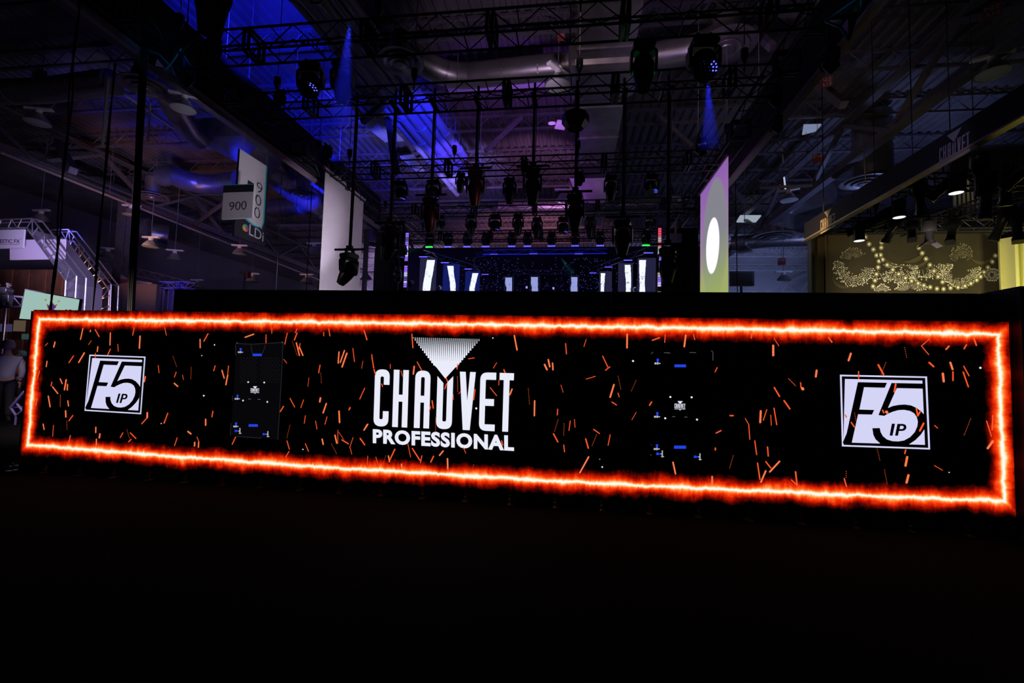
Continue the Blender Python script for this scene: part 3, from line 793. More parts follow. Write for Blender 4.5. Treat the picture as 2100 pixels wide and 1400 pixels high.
beam_haze(b0, b1, .06, .22, (.02, 1.0, .15), 130, 'green beam slanting down in the middle of the stage')
# unseen green spots added to lay thin green strips of light on the trusses
spot((-1.5, 22, 3), (1.4, 8.95, 8.4), (.02, 1, .15), 900, 5, .02, .2)
spot((-1.0, 22, 3), (1.6, 15.5, 8.4), (.02, 1, .15), 700, 5, .02, .2)

# ================================================================== GLOSSY FACETED SCULPTURES
def facet(px_pts, centre, Y, label, depth=.5):
    t = thing('faceted_sculpture', label, 'sculpture', onY(*centre, Y))
    ctr_f = onY(*centre, Y - depth * .7); ctr_b = onY(*centre, Y + depth)
    pts = [onY(p[0], p[1], Y) for p in px_pts]; n_ = len(pts)
    vs = pts + [ctr_f, ctr_b]
    m = mat('glossy_dark_teal', (.01, .04, .07), .12, .3)
    MB().add(vs, [(i, (i + 1) % n_, n_) for i in range(n_)] + [((i + 1) % n_, i, n_ + 1) for i in range(n_)]).build('facet_body', m, t)
    e = mat('teal_edge_reflection', (.05, .45, .60), .25, .4)  # teal reflections along the edges, put in as coloured strips
    for i in range(n_):
        MB().tube(pts[i], pts[(i + 1) % n_], .022, 6).build('edge_reflection', e, t)
    MB().tube(ctr_b, ctr_b + Vector((0, 0, 2.0)), .012, 5).build('hanger', BLACK, t)
    return t
facet([(302, 104), (327, 112), (348, 134), (340, 142), (318, 137), (303, 124)], (322, 120), 8.9, 'small glossy teal-edged faceted piece left of the dark drape')
facet([(350, 133), (362, 116), (372, 99), (382, 123), (401, 146), (398, 167), (383, 181), (360, 155)], (377, 140), 9.0, 'larger glossy teal-edged faceted piece hanging at the left header')
facet([(1693, 43), (1766, -8), (1764, 10), (1741, 82), (1724, 56)], (1738, 38), 8.6, 'pointed glossy teal-edged faceted kite hanging at the right header')
spot((-7.6, 7.6, 7.9), (-9.4, 8.9, 8.5), (.05, .45, 1.0), 16, 36, .1)
spot((3.2, 7.0, 7.6), (5.0, 8.5, 8.6), (.1, .6, 1.0), 18, 36, .1)

# ================================================================== HANGING DRAPES / CABLES ON THE LEFT
def hang(px0, py0, px1, py1, Y, w, label, name='hanging_cable', wob=0.0, m=RUBBER, strands=1, cat='cable'):
    a, b = onY(px0, py0, Y), onY(px1, py1, Y)
    t = thing(name, label, cat, a)
    for s in range(strands):
        pts = []
        for i in range(30):
            u = i / 29; p = a.lerp(b, u)
            p.x += wob * math.sin(u * 17 + s * 2.1) + (s - (strands - 1) / 2) * w * 1.4
            pts.append(p)
        MB().path(pts, w, 6).build('strand', m, t)
    MB().tube(a, (a.x, a.y, max(a.z + .01, HZ if name == 'hanging_tube' else a.z)), .012, 4).build('top_wire', STEEL, t)
    return t
hang(299, 30, 262, 770, 8.8, .035, 'thick dark rope bundle hanging from the left header', wob=.006, strands=3)
hang(163, -5, 103, 660, 7.2, .014, 'thin wavy cable hanging at the far left in front of the silver arch', wob=.035, strands=2)
hang(236, 130, 184, 700, 8.0, .014, 'thin straight cable between the silver arches', wob=.01, strands=2)
hang(578, 352, 560, 700, 18, .012, 'fine wire pair hanging right of the hall sign', strands=2, wob=.0)
hang(640, 380, 622, 700, 18, .012, 'fine wire pair hanging left of the white banner', strands=2, wob=.0)
hang(1508, 372, 1513, 640, 14, .012, 'fine wire hanging right of the lit banner', strands=1)
hang(1770, 282, 1776, 385, 15, .012, 'thin warm rope hanging above the logo header', strands=1, m=mat('warm_rope', (.35, .25, .15), .8))
hang(222, 160, 210, 300, 15, .05, 'pale greenish tube hanging at the upper left', name='hanging_tube', m=mat('pale_green_tube', (.35, .42, .33), .5), cat='pipe')
hang(309, 205, 303, 290, 18, .04, 'dim violet tube hanging beside the rope bundle', name='hanging_tube', m=mat('dim_violet_tube', (.3, .27, .36), .5), cat='pipe')
hang(508, 200, 503, 262, 14, .02, 'short pale rod crossing the left header panel', name='hanging_tube', m=WHITE, cat='pipe')

# ================================================================== BANNERS
def banner(quad, label, m, folds=.008):
    t = thing('hanging_banner', label, 'banner', quad[3])
    nrm = (quad[1] - quad[0]).cross(quad[3] - quad[0]).normalized()
    NX, NZ = 24, 10; vs = []
    for s in (0, 1):
        for j in range(NZ + 1):
            for i in range(NX + 1):
                p = bilin(quad, i / NX, j / NZ) + nrm * (folds * math.sin(i * 1.3) * (j / NZ) * .5 + s * .012)
                vs.append(p)
    W = NX + 1; B = (NX + 1) * (NZ + 1); fs = []
    for j in range(NZ):
        for i in range(NX):
            a = j * W + i; fs.append((a, a + 1, a + W + 1, a + W)); fs.append((B + a, B + a + W, B + a + W + 1, B + a + 1))
    for i in range(NX): fs.append((i, B + i, B + i + 1, i + 1)); k = NZ * W + i; fs.append((k, k + 1, B + k + 1, B + k))
    for j in range(NZ): a = j * W; fs.append((a, a + W, B + a + W, B + a)); a += NX; fs.append((a, B + a, B + a + W, a + W))
    MB().add(vs, fs).build('fabric', m, t, smooth=True)
    d = (quad[1] - quad[0]).normalized() * .08
    MB().tube(quad[0] - d, quad[1] + d, .06, 10).build('top_bar', FABW, t)
    for u in (.08, .92):
        p = bilin(quad, u, 0); MB().tube(p, p + Vector((0, 0, .5)), .012, 5).build('hanger', BLACK, t)
    return t
YB0, YB1 = 15.45, 18.55
XL = onY(668, 345, YB0).x
zt = onY(668, 345, YB0).z
banner([Vector((XL, YB0, zt)), Vector((XL, YB1, zt)), Vector((XL, YB1, 3.2)), Vector((XL, YB0, 3.2))], 'plain off white banner hanging at the left of the stage', FABW)
tag(MB().box((XL + .05, 18.9, 5.4), (.1, .28, 4.0)).build('column_speaker', PLASTIC), 'narrow black column speaker behind the white banner', 'speaker')

# projection screen, the projected image put in as emission
def proj_mat():
    m = bpy.data.materials.new('projected_banner_image'); m.use_nodes = True; nt = m.node_tree; L = nt.links.new
    b = nt.nodes['Principled BSDF']; b.inputs['Base Color'].default_value = (.05, .05, .05, 1); b.inputs['Roughness'].default_value = .9
    g = nt.nodes.new('ShaderNodeTexCoord'); s = nt.nodes.new('ShaderNodeSeparateXYZ'); L(g.outputs['Object'], s.inputs[0])
    def math_(op, a, b_=None, c=None):
        n_ = nt.nodes.new('ShaderNodeMath'); n_.operation = op
        for i, v in enumerate((a, b_, c)):
            if v is None: continue
            if isinstance(v, (int, float)): n_.inputs[i].default_value = v
            else: L(v, n_.inputs[i])
        return n_.outputs[0]
    y, z = s.outputs['Y'], s.outputs['Z']                    # object origin = lower near corner, metres
    ramp = nt.nodes.new('ShaderNodeValToRGB'); e = ramp.color_ramp.elements
    e[0].position = 0; e[0].color = (.36, .48, .13, 1)
    e[1].position = 1; e[1].color = (.27, .11, .44, 1)
    k = e.new(.28); k.color = (.38, .42, .16, 1); k = e.new(.45); k.color = (.36, .25, .30, 1); k = e.new(.72); k.color = (.33, .16, .44, 1)
    L(math_('DIVIDE', z, 5.3), ramp.inputs[0])
    def ell(cy, cz, ry, rz):
        a = math_('POWER', math_('DIVIDE', math_('SUBTRACT', y, cy), ry), 2); c = math_('POWER', math_('DIVIDE', math_('SUBTRACT', z, cz), rz), 2)
        return math_('SQRT', math_('ADD', a, c))
    e1 = ell(1.45, 2.75, 1.42, 2.15); e2 = ell(1.62, 2.62, .78, .98)
    m1 = nt.nodes.new('ShaderNodeMapRange'); L(e1, m1.inputs[0]); m1.inputs[1].default_value = .97; m1.inputs[2].default_value = 1.03; m1.inputs[3].default_value = 1; m1.inputs[4].default_value = 0
    m2 = nt.nodes.new('ShaderNodeMapRange'); L(e2, m2.inputs[0]); m2.inputs[1].default_value = .97; m2.inputs[2].default_value = 1.02; m2.inputs[3].default_value = 1; m2.inputs[4].default_value = 0
    r2 = nt.nodes.new('ShaderNodeValToRGB'); f = r2.color_ramp.elements; f[0].position = .15; f[0].color = (.34, .44, .12, 1); f[1].position = .55; f[1].color = (.24, .24, .28, 1)
    L(math_('DIVIDE', z, 5.3), r2.inputs[0])
    x1 = nt.nodes.new('ShaderNodeMix'); x1.data_type = 'RGBA'; L(m1.outputs[0], x1.inputs[0]); L(ramp.outputs[0], x1.inputs[6]); L(r2.outputs[0], x1.inputs[7])
    x2 = nt.nodes.new('ShaderNodeMix'); x2.data_type = 'RGBA'; L(m2.outputs[0], x2.inputs[0]); L(x1.outputs[2], x2.inputs[6]); x2.inputs[7].default_value = (1.1, 1.05, 1.25, 1)
    L(x2.outputs[2], b.inputs['Emission Color']); b.inputs['Emission Strength'].default_value = .95
    return m
PX = 4.75
pt = onX(1493, 322, PX); pn = onX(1437, 393, PX)
Yn, Yf = pt.y, pn.y; ztop = (pt.z + pn.z) / 2
PJ = proj_mat()
t = thing('projection_banner', 'tall projection banner with a white oval on violet and green', 'banner', (PX, Yn, 3.4))
MB().box((PX, (Yn + Yf) / 2, (3.4 + ztop) / 2), (.02, Yf - Yn, ztop - 3.4)).build('lit_fabric', PJ, t)
MB().tube((PX, Yn - .1, ztop), (PX, Yf + .15, ztop), .06, 10).build('top_bar', FABW, t)
for yy in (Yn + .2, Yf - .2): MB().tube((PX, yy, ztop), (PX, yy, ztop + .6), .012, 5).build('hanger', BLACK, t)

# ================================================================== HALL SIGN 900
t = thing('aisle_sign', 'white aisle sign with a black foot and the number 900 twice', 'sign', onY(515, 400, 16))
A_ = onY(492, 305, 15.6); B_ = onY(480, 483, 15.6); 
Q = [A_, onY(552, 344, 16.9), onY(543, 506, 16.9), B_]
nrm = (Q[1] - Q[0]).cross(Q[3] - Q[0]).normalized()
if nrm.dot(CAMC - Q[0]) < 0: nrm = -nrm
SG = mat('sign_light_face', (.62, .62, .56), .7); SK = mat('sign_black_face', (.02, .02, .025), .5); ST = mat('sign_teal_line', (.05, .55, .50), .5)
MB().slab(Q, -nrm, .10).build('vertical_board', SK, t)
F = lambda u, v, k=.004: bilin(Q, u, v) + nrm * k
MB().poly([F(.0, .0), F(.93, .0), F(.93, .70), F(.86, .80), F(.55, .80), F(.0, .72)]).build('light_face', ST, t)
MB().poly([F(.0, .0, .008), F(.88, .0, .008), F(.88, .70, .008), F(.83, .785, .008), F(.6, .785, .008), F(.0, .70, .008)]).build('light_face', SG, t)
for i in range(3):
    v0 = .25 + i * .155
    text_mesh('900'[i], SK, t, [F(.60 - i*.015, v0, .014), F(.80 - i*.015, v0 + .008, .014), F(.80 - i*.015, v0 + .135, .014), F(.60 - i*.015, v0 + .127, .014)], -.012, 'numeral')
text_mesh('LDi', mat('sign_letter_pale', (.6, .62, .62), .6), t, [F(.45, .80, .014), F(.93, .83, .014), F(.93, .945, .014), F(.45, .925, .014)], .0, 'lettering')
for k, c_ in enumerate(((.6, .05, .1), (.7, .3, .05), (.65, .55, .05), (.2, .5, .1), (.05, .35, .4), (.3, .05, .3))):
    a0 = k * math.pi / 3; P = [F(.33, .865, .014)]
    for j in range(4): a = a0 + j * math.pi / 9; P.append(F(.33 + .10 * math.cos(a), .865 + .042 * math.sin(a), .014))
    MB().poly(P).build('colour_wheel_sector', mat('wheel_%d' % k, c_, .6), t)
Q2 = [onY(459, 379, 15.1), onY(521, 377, 15.1), onY(517, 446, 15.1), onY(454, 449, 15.1)]
G = lambda u, v, k=.0: bilin(Q2, u, v) + Vector((0, -k, 0))
MB().slab(Q2, (0, 1, 0), .10).build('square_board', SG, t)
MB().poly([G(0, 0, .004), G(1, 0, .004), G(1, .23, .004), G(0, .23, .004)]).build('dark_strip', SK, t)
MB().poly([G(0, 0, .008), G(1, 0, .008), G(1, .02, .008), G(0, .02, .008)]).build('teal_line', ST, t)
text_mesh('900', SK, t, [G(.24, .52, .006), G(.80, .50, .006), G(.80, .75, .006), G(.24, .77, .006)], -.012, 'numeral')
for u in (.1, .9): MB().tube(bilin(Q, u, 0), bilin(Q, u, 0) + Vector((0, 0, 3)), .015, 5).build('hanger', STEEL, t)

# ================================================================== STAGE
YS = 22.0
def drape(px0, px1, Y, z0, z1, label, m=CLOTHB, fold=.06, per=.28, x0=None, x1=None, name='stage_drape'):
    x0 = onY(px0, 560, Y).x if x0 is None else x0; x1 = onY(px1, 560, Y).x if x1 is None else x1
    n_ = max(6, int((x1 - x0) / per * 6)); vs = []
    for i in range(n_ + 1):
        x_ = x0 + (x1 - x0) * i / n_; yy = Y + fold * math.sin(2 * math.pi * (x_ - x0) / per)
        vs += [(x_, yy, z0), (x_, yy, z1), (x_, yy + .03, z0), (x_, yy + .03, z1)]
    fs = []
    for i in range(n_):
        a = i * 4; b = a + 4
        fs += [(a, a + 1, b + 1, b), (a + 2, b + 2, b + 3, a + 3), (a + 1, a + 3, b + 3, b + 1), (a, b, b + 2, a + 2)]
    fs += [(0, 2, 3, 1), (n_ * 4, n_ * 4 + 1, n_ * 4 + 3, n_ * 4 + 2)]
    return tag(MB().add(vs, fs).build(name, m, smooth=True), label, 'curtain')
drape(768, 830, YS, 0, 8.3, 'tall black drape closing the left side of the stage')
drape(1375, 1432, YS, 0, 8.3, 'tall black drape closing the right side of the stage')
STB = mat('stage_back_cloth', (.02, .02, .05), .9, noise=.2)
o = MB().box((onY(1090, 560, 33).x, 33, 5.2), (24, .15, 10.4)).build('stage_backdrop', STB); tag(o, 'dark blue backcloth behind the stage columns', 'backdrop')
o = MB().box((onY(1090, 560, 27).x, 29, .45), (13, 8, .9)).build('stage_platform', BLACK); tag(o, 'low black stage platform behind the booth wall', 'platform')
# star specks on the back cloth
sp = MB()
for i in range(420):
    px = random.choice((random.gauss(1000, 40), random.gauss(1215, 45), random.uniform(960, 1260))); py = random.uniform(528, 600)
    p = onY(px, py, 32.9); s = random.uniform(.012, .024)
    sp.add([p + Vector((-s, 0, -s)), p + Vector((s, 0, -s)), p + Vector((s, 0, s)), p + Vector((-s, 0, s))], [(0, 1, 2, 3)])
tag(sp.build('star_cloth_lights', screen('star_speck', (.12, .14, .7), .5)), 'tiny blue star lights scattered over the back cloth', 'lights', kind='stuff')
# screens with jagged white bars
def bar_screen(pxp, top, Y, poly, label, back, backpx):
    """dark panel with a bright ragged strip"""
    x0 = onY(backpx[0], 570, Y).x; x1 = onY(backpx[1], 570, Y).x; zt_ = onY(pxp, top, Y).z + .12
    t = thing('column_screen', label, 'screen', ((x0 + x1) / 2, Y, .9), 'tall column screens on the stage')
    MB().box(((x0 + x1) / 2, Y + .08, (zt_ + .9) / 2), (x1 - x0, .12, zt_ - .9)).build('screen_panel', back, t)
    n_ = len(poly)
    L_, R__ = [], []
    for (l, r, y_) in poly:
        L_.append(onY(l, y_, Y + .005)); R__.append(onY(r, y_, Y + .005))
    # ragged edge between control points
    P = []; Rr = []
    for i in range(n_ - 1):
        for k in range(5):
            u = k / 5; j = .012 if 0 < k else 0
            P.append(L_[i].lerp(L_[i + 1], u) + Vector((random.uniform(-j, j), 0, 0))); Rr.append(R__[i].lerp(R__[i + 1], u) + Vector((random.uniform(-j, j), 0, 0)))
    P.append(L_[-1]); Rr.append(R__[-1])
    vs = [v for pr in zip(P, Rr) for v in pr]
    MB().add(vs, [(2 * i, 2 * i + 1, 2 * i + 3, 2 * i + 2) for i in range(len(P) - 1)]).build('bright_strip', screen('strip_pale', (.30, .34, .72), 1.0) if 'small' in label else screen('strip_white', (.80, .84, 1.0), 1.15), t)
    cr = MB()
    zlo = min(p_.z for p_ in P); zhi = max(p_.z for p_ in P)
    for i in range(9):
        k = random.randrange(len(P) // 3, len(P)); u = random.uniform(.1, .9)
        p = P[k].lerp(Rr[k], u) + Vector((0, -.006, 0)); s = random.uniform(.015, .03)
        cr.add([p + Vector((-s, 0, -s * .6)), p + Vector((s * .6, 0, -s)), p + Vector((s, 0, s * 2)), p + Vector((-s * .3, 0, s * 2.5))], [(0, 1, 2, 3)])
    cr.build('strip_crackle', screen('strip_grey', (.25, .3, .55), .7), t)
B1 = screen('panel_deep_blue', (.012, .02, .22), .55); B2 = screen('panel_violet_grey', (.03, .028, .085), .6); B3 = screen('panel_near_black', (.006, .006, .02), 1)
CS = [(884, 533, 26, [(876, 892, 533), (872, 888, 558), (868, 884, 580), (866, 880, 612)], 'leftmost screen with a slanting white bar', B2, (860, 893)),
      (926, 545, 27, [(917, 930, 545), (920, 931, 562), (923, 934, 580), (924, 935, 612)], 'second screen from the left with a white bar leaning right', B1, (908, 941)),
      (970, 560, 28, [(969, 981, 560), (966, 977, 575), (963, 974, 588), (962, 972, 612)], 'third screen from the left with a short white bar', B1, (954, 983)),
      (1043, 569, 31, [(1036, 1050, 569), (1036, 1050, 582), (1039, 1050, 590), (1037, 1049, 612)], 'fourth screen from the left, small and pale', B3, (1034, 1054)),
      (1096, 568, 31, [(1089, 1103, 568), (1089, 1103, 582), (1091, 1103, 590), (1090, 1104, 612)], 'fifth screen from the left, small with a dark notch', B3, (1086, 1107)),
      (1178, 568, 31, [(1171, 1184, 568), (1172, 1184, 580), (1170, 1184, 590), (1171, 1185, 612)], 'fourth screen from the right, small and pale', B3, (1168, 1188)),
      (1236, 560, 29, [(1232, 1241, 560), (1232, 1240, 575), (1232, 1239, 588), (1231, 1238, 612)], 'third screen from the right with a narrow bar', B2, (1229, 1255)),
      (1288, 543, 27.5, [(1281, 1293, 543), (1282, 1294, 560), (1284, 1294, 580), (1283, 1293, 612)], 'second screen from the right with a tall bar', B2, (1268, 1298)),
      (1320, 533, 26.5, [(1311, 1325, 533), (1311, 1323, 560), (1312, 1322, 580), (1311, 1324, 612)], 'rightmost screen with the tallest white bar', B2, (1308, 1345))]
for c_ in CS: bar_screen(*c_)
# pixel strips at both sides
def pixel_strip(px0, py0, px1, py1, Y, cols, label):
    a, b = onY(px0, py0, Y), onY(px1, py1, Y); t = thing('pixel_strip', label, 'light', b)
    n_ = 30; x_ = (a.x + b.x) / 2
    MB().box((x_, Y + .05, (a.z + b.z) / 2), (.2, .06, abs(a.z - b.z) + .1)).build('strip_housing', BLACK, t)
    for i in range(n_):
        z = a.z + (b.z - a.z) * (i + .5) / n_; c_ = cols[i * len(cols) // n_]
        if c_ is None: continue
        MB().box((x_, Y, z), (.15, .03, abs(a.z - b.z) / n_ * .78)).build('pixel', c_, t)
PV = screen('pixel_violet', (.30, .16, 1.0), .9); PW = screen('pixel_white', (.6, .55, 1.0), .95); PD = screen('pixel_dim', (.12, .10, .3), .7); PR = screen('pixel_red', (1.0, .08, .18), .8); PG = screen('pixel_cream', (.6, .55, .5), .7)
pixel_strip(836, 477, 829, 612, 21.6, [PV, PD, PV, PW, PD, PW, PV, None, PV, PV, PW, PD, PW, PV, None, PD, PV], 'vertical strip of violet pixels at the left stage drape')
pixel_strip(1351, 467, 1354, 612, 23.0, [PR, PR, PG, PR, PG, PW, PV, None, PV, None, PG, PV, PW, None, PG, PV], 'vertical strip of pink and violet pixels at the right stage drape')
# stage arch truss and its LED bars
def arch_piece(p, q_, Y0, Y1, label):
    a, b = onY(*p, Y0), onY(*q_, Y1)
    t = thing('stage_arch_bar', label, 'truss', a, 'blue-lit bars above the stage')
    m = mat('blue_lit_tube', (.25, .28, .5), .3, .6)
    for dz in (0, .28): MB().tube(a + Vector((0, 0, dz)), b + Vector((0, 0, dz)), .028, 6).build('rail', m, t)
    for i in range(8):
        u = i / 8; p_ = a.lerp(b, u); r_ = a.lerp(b, u + .125); MB().tube(p_ + Vector((0, 0, .28 * (i % 2))), r_ + Vector((0, 0, .28 * (1 - i % 2))), .014, 5).build('brace', m, t)
arch_piece((975, 529), (1003, 523), 28, 27, 'short bar at the left bend of the stage arch')
arch_piece((990, 522), (1245, 520), 27, 27, 'long horizontal bar of the stage arch')
arch_piece((868, 522), (985, 556), 24.5, 30, 'receding bar along the left of the stage')
arch_piece((1332, 516), (1212, 558), 24.5, 31, 'receding bar along the right of the stage')
arch_piece((1050, 562), (1170, 562), 32, 32, 'far low bar at the back of the stage')
for (px, py, Y, lb) in ((868, 527, 24.6, 'first on the left run'), (912, 539, 26.2, 'second on the left run'), (960, 552, 28.6, 'third on the left run'), (995, 563, 31, 'fourth on the left run'),
                        (1013, 522, 27, 'left on the long bar'), (1094, 521, 27, 'middle of the long bar'), (1187, 521, 27, 'right on the long bar'), (1330, 519, 24.6, 'first on the right run'),
                        (1288, 534, 26.4, 'second on the right run'), (1248, 548, 28.8, 'third on the right run'), (1216, 560, 31, 'fourth on the right run')):
    p = onY(px, py, Y); t = thing('led_bar_light', 'small bar of blue LEDs, %s' % lb, 'light', p, 'small blue LED bars over the stage')
    MB().box(p + Vector((0, 0, .09)), (.5, .16, .12)).build('housing', PLASTIC, t)
    MB().box(p + Vector((0, 0, .22)), (.06, .06, .16)).build('bracket', PLASTIC, t)
    for j in range(6): MB().box(p + Vector((-.2 + j * .08, 0, .015)), (.05, .1, .03)).build('led', LEDBLUE2, t)
for (px, py, Y, lb) in ((815, 573, 21.2, 'round blue-rimmed lamp beside the left pixel strip'), (842, 581, 23, 'round silver lamp right of the left pixel strip'), (899, 590, 26.5, 'round silver lamp between the first two screens'),
                        (1305, 593, 27, 'round dim lamp between the two right screens'), (1358, 580, 23.4, 'round silver lamp behind the right pixel strip')):
    p = onY(px, py, Y); t = thing('round_floor_lamp', lb, 'stage light', p, 'round lamps on stands by the screens')
    MB().lathe([(.01, .16), (.10, .14), (.17, .02), (.18, -.06), (.15, -.08), (.01, -.03)], p, 18, Matrix.Rotation(math.radians(90), 3, 'X')).build('lamp_body', mat('polished_shell', (.35, .37, .5), .25, .7), t, smooth=True)
    MB().tube(p - Vector((0, -.1, .1)), (p.x, p.y + .1, .9), .02, 6).build('stand', BLACK, t)
for (px, py, lb) in ((1080, 589, 'left small violet marker light on the stage'), (1135, 591, 'right small violet marker light on the stage')):
    p = onY(px, py, 27); t = thing('marker_light', lb, 'light', p, 'small marker lights on the stage')
    MB().box(p, (.1, .08, .12)).build('lamp', screen('marker_violet', (.5, .35, 1.0), .9), t); MB().tube(p - Vector((0, 0, .06)), (p.x, p.y, .9), .015, 5).build('stand', BLACK, t)

# moving light at right of the stage (blue lit) and drum lamps in the left wing
place('wash', 823, 497, 21.0, 'drum lamp in the left wing beside the pixel strip', 0, 0, 1.0, 'wing lamps')
place('beam', 816, 548, 21.0, 'small blue-lit lamp in the left wing under the drum lamp', 0, .5, 1.0, 'wing lamps')
c = onY(820, 484, 21.0); tag(MB().tube(c + Vector((0, 0, -2.6)), (c.x, c.y, 8.4), .04, 8).build('wing_pipe', TRUSSB), 'vertical pipe holding the lamps of the left wing', 'pipe')
c = onY(1385, 490, 21.0)
t = thing('white_wing_fixture', 'pale lavender box fixture by the right stage drape', 'stage light', c)
MB().box(c, (.5, .3, .42)).build('body', mat('lavender_shell', (.35, .3, .5), .5), t); MB().tube(c, onY(1386, 452, 21.0), .05, 6).build('stem', WHITE, t); MB().tube(onY(1380, 466, 21), onY(1389, 450, 21), .05, 6).build('arm', WHITE, t)

# ================================================================== LED VIDEO WALL
YW = 5.24
def W(px, py, k=0.0):                     # pixel of the picture -> point on the wall face
    p = onY(px, py, YW); return Vector((p.x, YW - k, p.z))
def led_material():
    m = bpy.data.materials.new('led_fire_frame'); m.use_nodes = True; nt = m.node_tree; L = nt.links.new
    b = nt.nodes['Principled BSDF']; b.inputs['Base Color'].default_value = (.004, .004, .004, 1); b.inputs['Roughness'].default_value = .6; b.inputs['Specular IOR Level'].default_value = .1
    m.cycles.emission_sampling = 'NONE'
    def N(op, *a):
        n_ = nt.nodes.new('ShaderNodeMath'); n_.operation = op
        for i, v in enumerate(a):
            if isinstance(v, (int, float)): n_.inputs[i].default_value = v
            else: L(v, n_.inputs[i])
        return n_.outputs[0]
    g = nt.nodes.new('ShaderNodeNewGeometry'); s = nt.nodes.new('ShaderNodeSeparateXYZ'); L(g.outputs['Position'], s.inputs[0])
    def noise(scale, det, sx=1, sz=1, off=0, rot=0):
        mp = nt.nodes.new('ShaderNodeMapping'); mp.inputs['Scale'].default_value = (sx, 0, sz); mp.inputs['Location'].default_value = (off, 0, off); mp.inputs['Rotation'].default_value = (0, rot, 0)
        L(g.outputs['Position'], mp.inputs[0])
        n_ = nt.nodes.new('ShaderNodeTexNoise'); n_.inputs['Scale'].default_value = scale; n_.inputs['Detail'].default_value = det; n_.inputs['Roughness'].default_value = .65
        L(mp.outputs[0], n_.inputs['Vector']); return N('SUBTRACT', n_.outputs['Fac'], .5)
    cx, hx = -1.42, 5.65
    x = N('SUBTRACT', s.outputs['X'], cx)
    u2 = N('POWER', N('ABSOLUTE', N('DIVIDE', x, hx)), 2)
    bow = N('SUBTRACT', 1.0, u2)
    hz = N('ADD', .825, N('MULTIPLY', bow, .042)); cz = N('SUBTRACT', 1.165, N('MULTIPLY', bow, .022))
    jz = N('ADD', N('MULTIPLY', noise(7, 5, 1, .15, 3), .075), N('MULTIPLY', noise(34, 2, 1, .2, 9), .02))
    jx = N('MULTIPLY', noise(7, 5, .15, 1, 5), .085)
    ax = N('SUBTRACT', N('ABSOLUTE', N('ADD', x, jx)), hx)
    az = N('SUBTRACT', N('ABSOLUTE', N('ADD', N('SUBTRACT', s.outputs['Z'], cz), jz)), hz)
    sd = N('MAXIMUM', ax, az)
    d = N('ABSOLUTE', sd)
    # slightly asymmetric lick: wider outside
    wl = noise(3.0, 4, 1, 1.3, 17, .5); wh = noise(9, 3, 1.6, .7, 31, .6)
    dd = N('ADD', d, N('MULTIPLY', N('ADD', N('MULTIPLY', wl, .17), N('MULTIPLY', wh, .07)), N('MINIMUM', N('MULTIPLY', d, 14), 1)))
    r = nt.nodes.new('ShaderNodeValToRGB'); cr = r.color_ramp; e = cr.elements
    S = .20
    stops = [(0, (1, .97, .96)), (.009, (1, .92, .82)), (.015, (1, .66, .28)), (.024, (1, .32, .06)), (.036, (1, .11, .012)), (.052, (.90, .028, .002)), (.074, (.50, .009, 0)), (.094, (.17, .003, 0)), (.118, (.045, .001, 0)), (.14, (0, 0, 0))]
    e[0].position = 0; e[0].color = (*stops[0][1], 1); e[1].position = stops[-1][0] / S; e[1].color = (0, 0, 0, 1)
    for p, c_ in stops[1:-1]:
        k = e.new(p / S); k.color = (*c_, 1)
    L(N('DIVIDE', dd, S), r.inputs[0])
    L(r.outputs[0], b.inputs['Emission Color']); b.inputs['Emission Strength'].default_value = 1.0
    return m
LED = led_material()
LW = thing('led_video_wall', 'long low LED video wall showing a burning frame, sparks and logos', 'video wall', (-1.42, YW, 0))
NP = 23; x0w = -7.17; pw = .5
pm = MB().box((0, 0, 0), (pw - .0015, .08, .9985)).mesh('led_panel', LED)
for i in range(NP):
    for j in range(2):
        inst(pm, 'led_panel', LW, Matrix.Translation(Vector((x0w + (i + .5) * pw, YW + .04, .12 + .5 + j)) - ORG[LW.name]))
MB().box((x0w + NP * pw / 2, YW + .13, 1.1), (NP * pw, .08, 2.0)).build('rear_frame', BLACK, LW)
MB().box((x0w + NP * pw / 2, YW + .06, .06), (NP * pw, .14, .11)).build('plinth', BLACK, LW)
MB().box((x0w - .012, YW + .08, 1.1), (.02, .18, 2.0)).build('end_cap', mat('dark_green_edge', (.01, .03, .02), .4), LW)
foot = MB().box((0, 0, .01), (.07, .12, .02)).tube((0, 0, .01), (0, 0, .11), .012, 6).box((.0, -.02, .055), (.025, .03, .03)).mesh('levelling_foot', CHROME)
for i in range(NP + 1):
    inst(foot, 'levelling_foot', LW, Matrix.Translation(Vector((x0w + i * pw, YW - .07, 0)) - ORG[LW.name]))
stud = MB().box((-.03, 0, 0), (.012, .02, .01)).box((.03, 0, 0), (.012, .02, .01)).mesh('panel_stud', CHROME)
for i in range(NP):
    inst(stud, 'panel_stud', LW, Matrix.Translation(Vector((x0w + (i + 1) * pw, YW + .03, 2.125)) - ORG[LW.name]))

# --- graphics shown on the wall (flat, on its face)
def fillet(pts, seg=6):
    """pts: (x, y[, r]) polygon with rounded corners"""
    out = []; n_ = len(pts)
    for i, p in enumerate(pts):
        r = p[2] if len(p) > 2 else 0
        P = Vector((p[0], p[1])); 
        if r <= 0: out.append((P.x, P.y)); continue
        A = Vector(pts[i - 1][:2]) - P; B = Vector(pts[(i + 1) % n_][:2]) - P
        ra = min(r, A.length * .499 if len(pts[i - 1]) > 2 and pts[i - 1][2] > 0 else A.length); rb = min(r, B.length * .499 if len(pts[(i + 1) % n_]) > 2 and pts[(i + 1) % n_][2] > 0 else B.length); rr = min(ra, rb)
        a = P + A.normalized() * rr; b = P + B.normalized() * rr
        for k in range(seg + 1):
            t_ = k / seg; q_ = a * (1 - t_) ** 2 + P * 1.1 * 0 + P * 2 * t_ * (1 - t_) + b * t_ ** 2
            out.append((q_.x, q_.y))
    return out
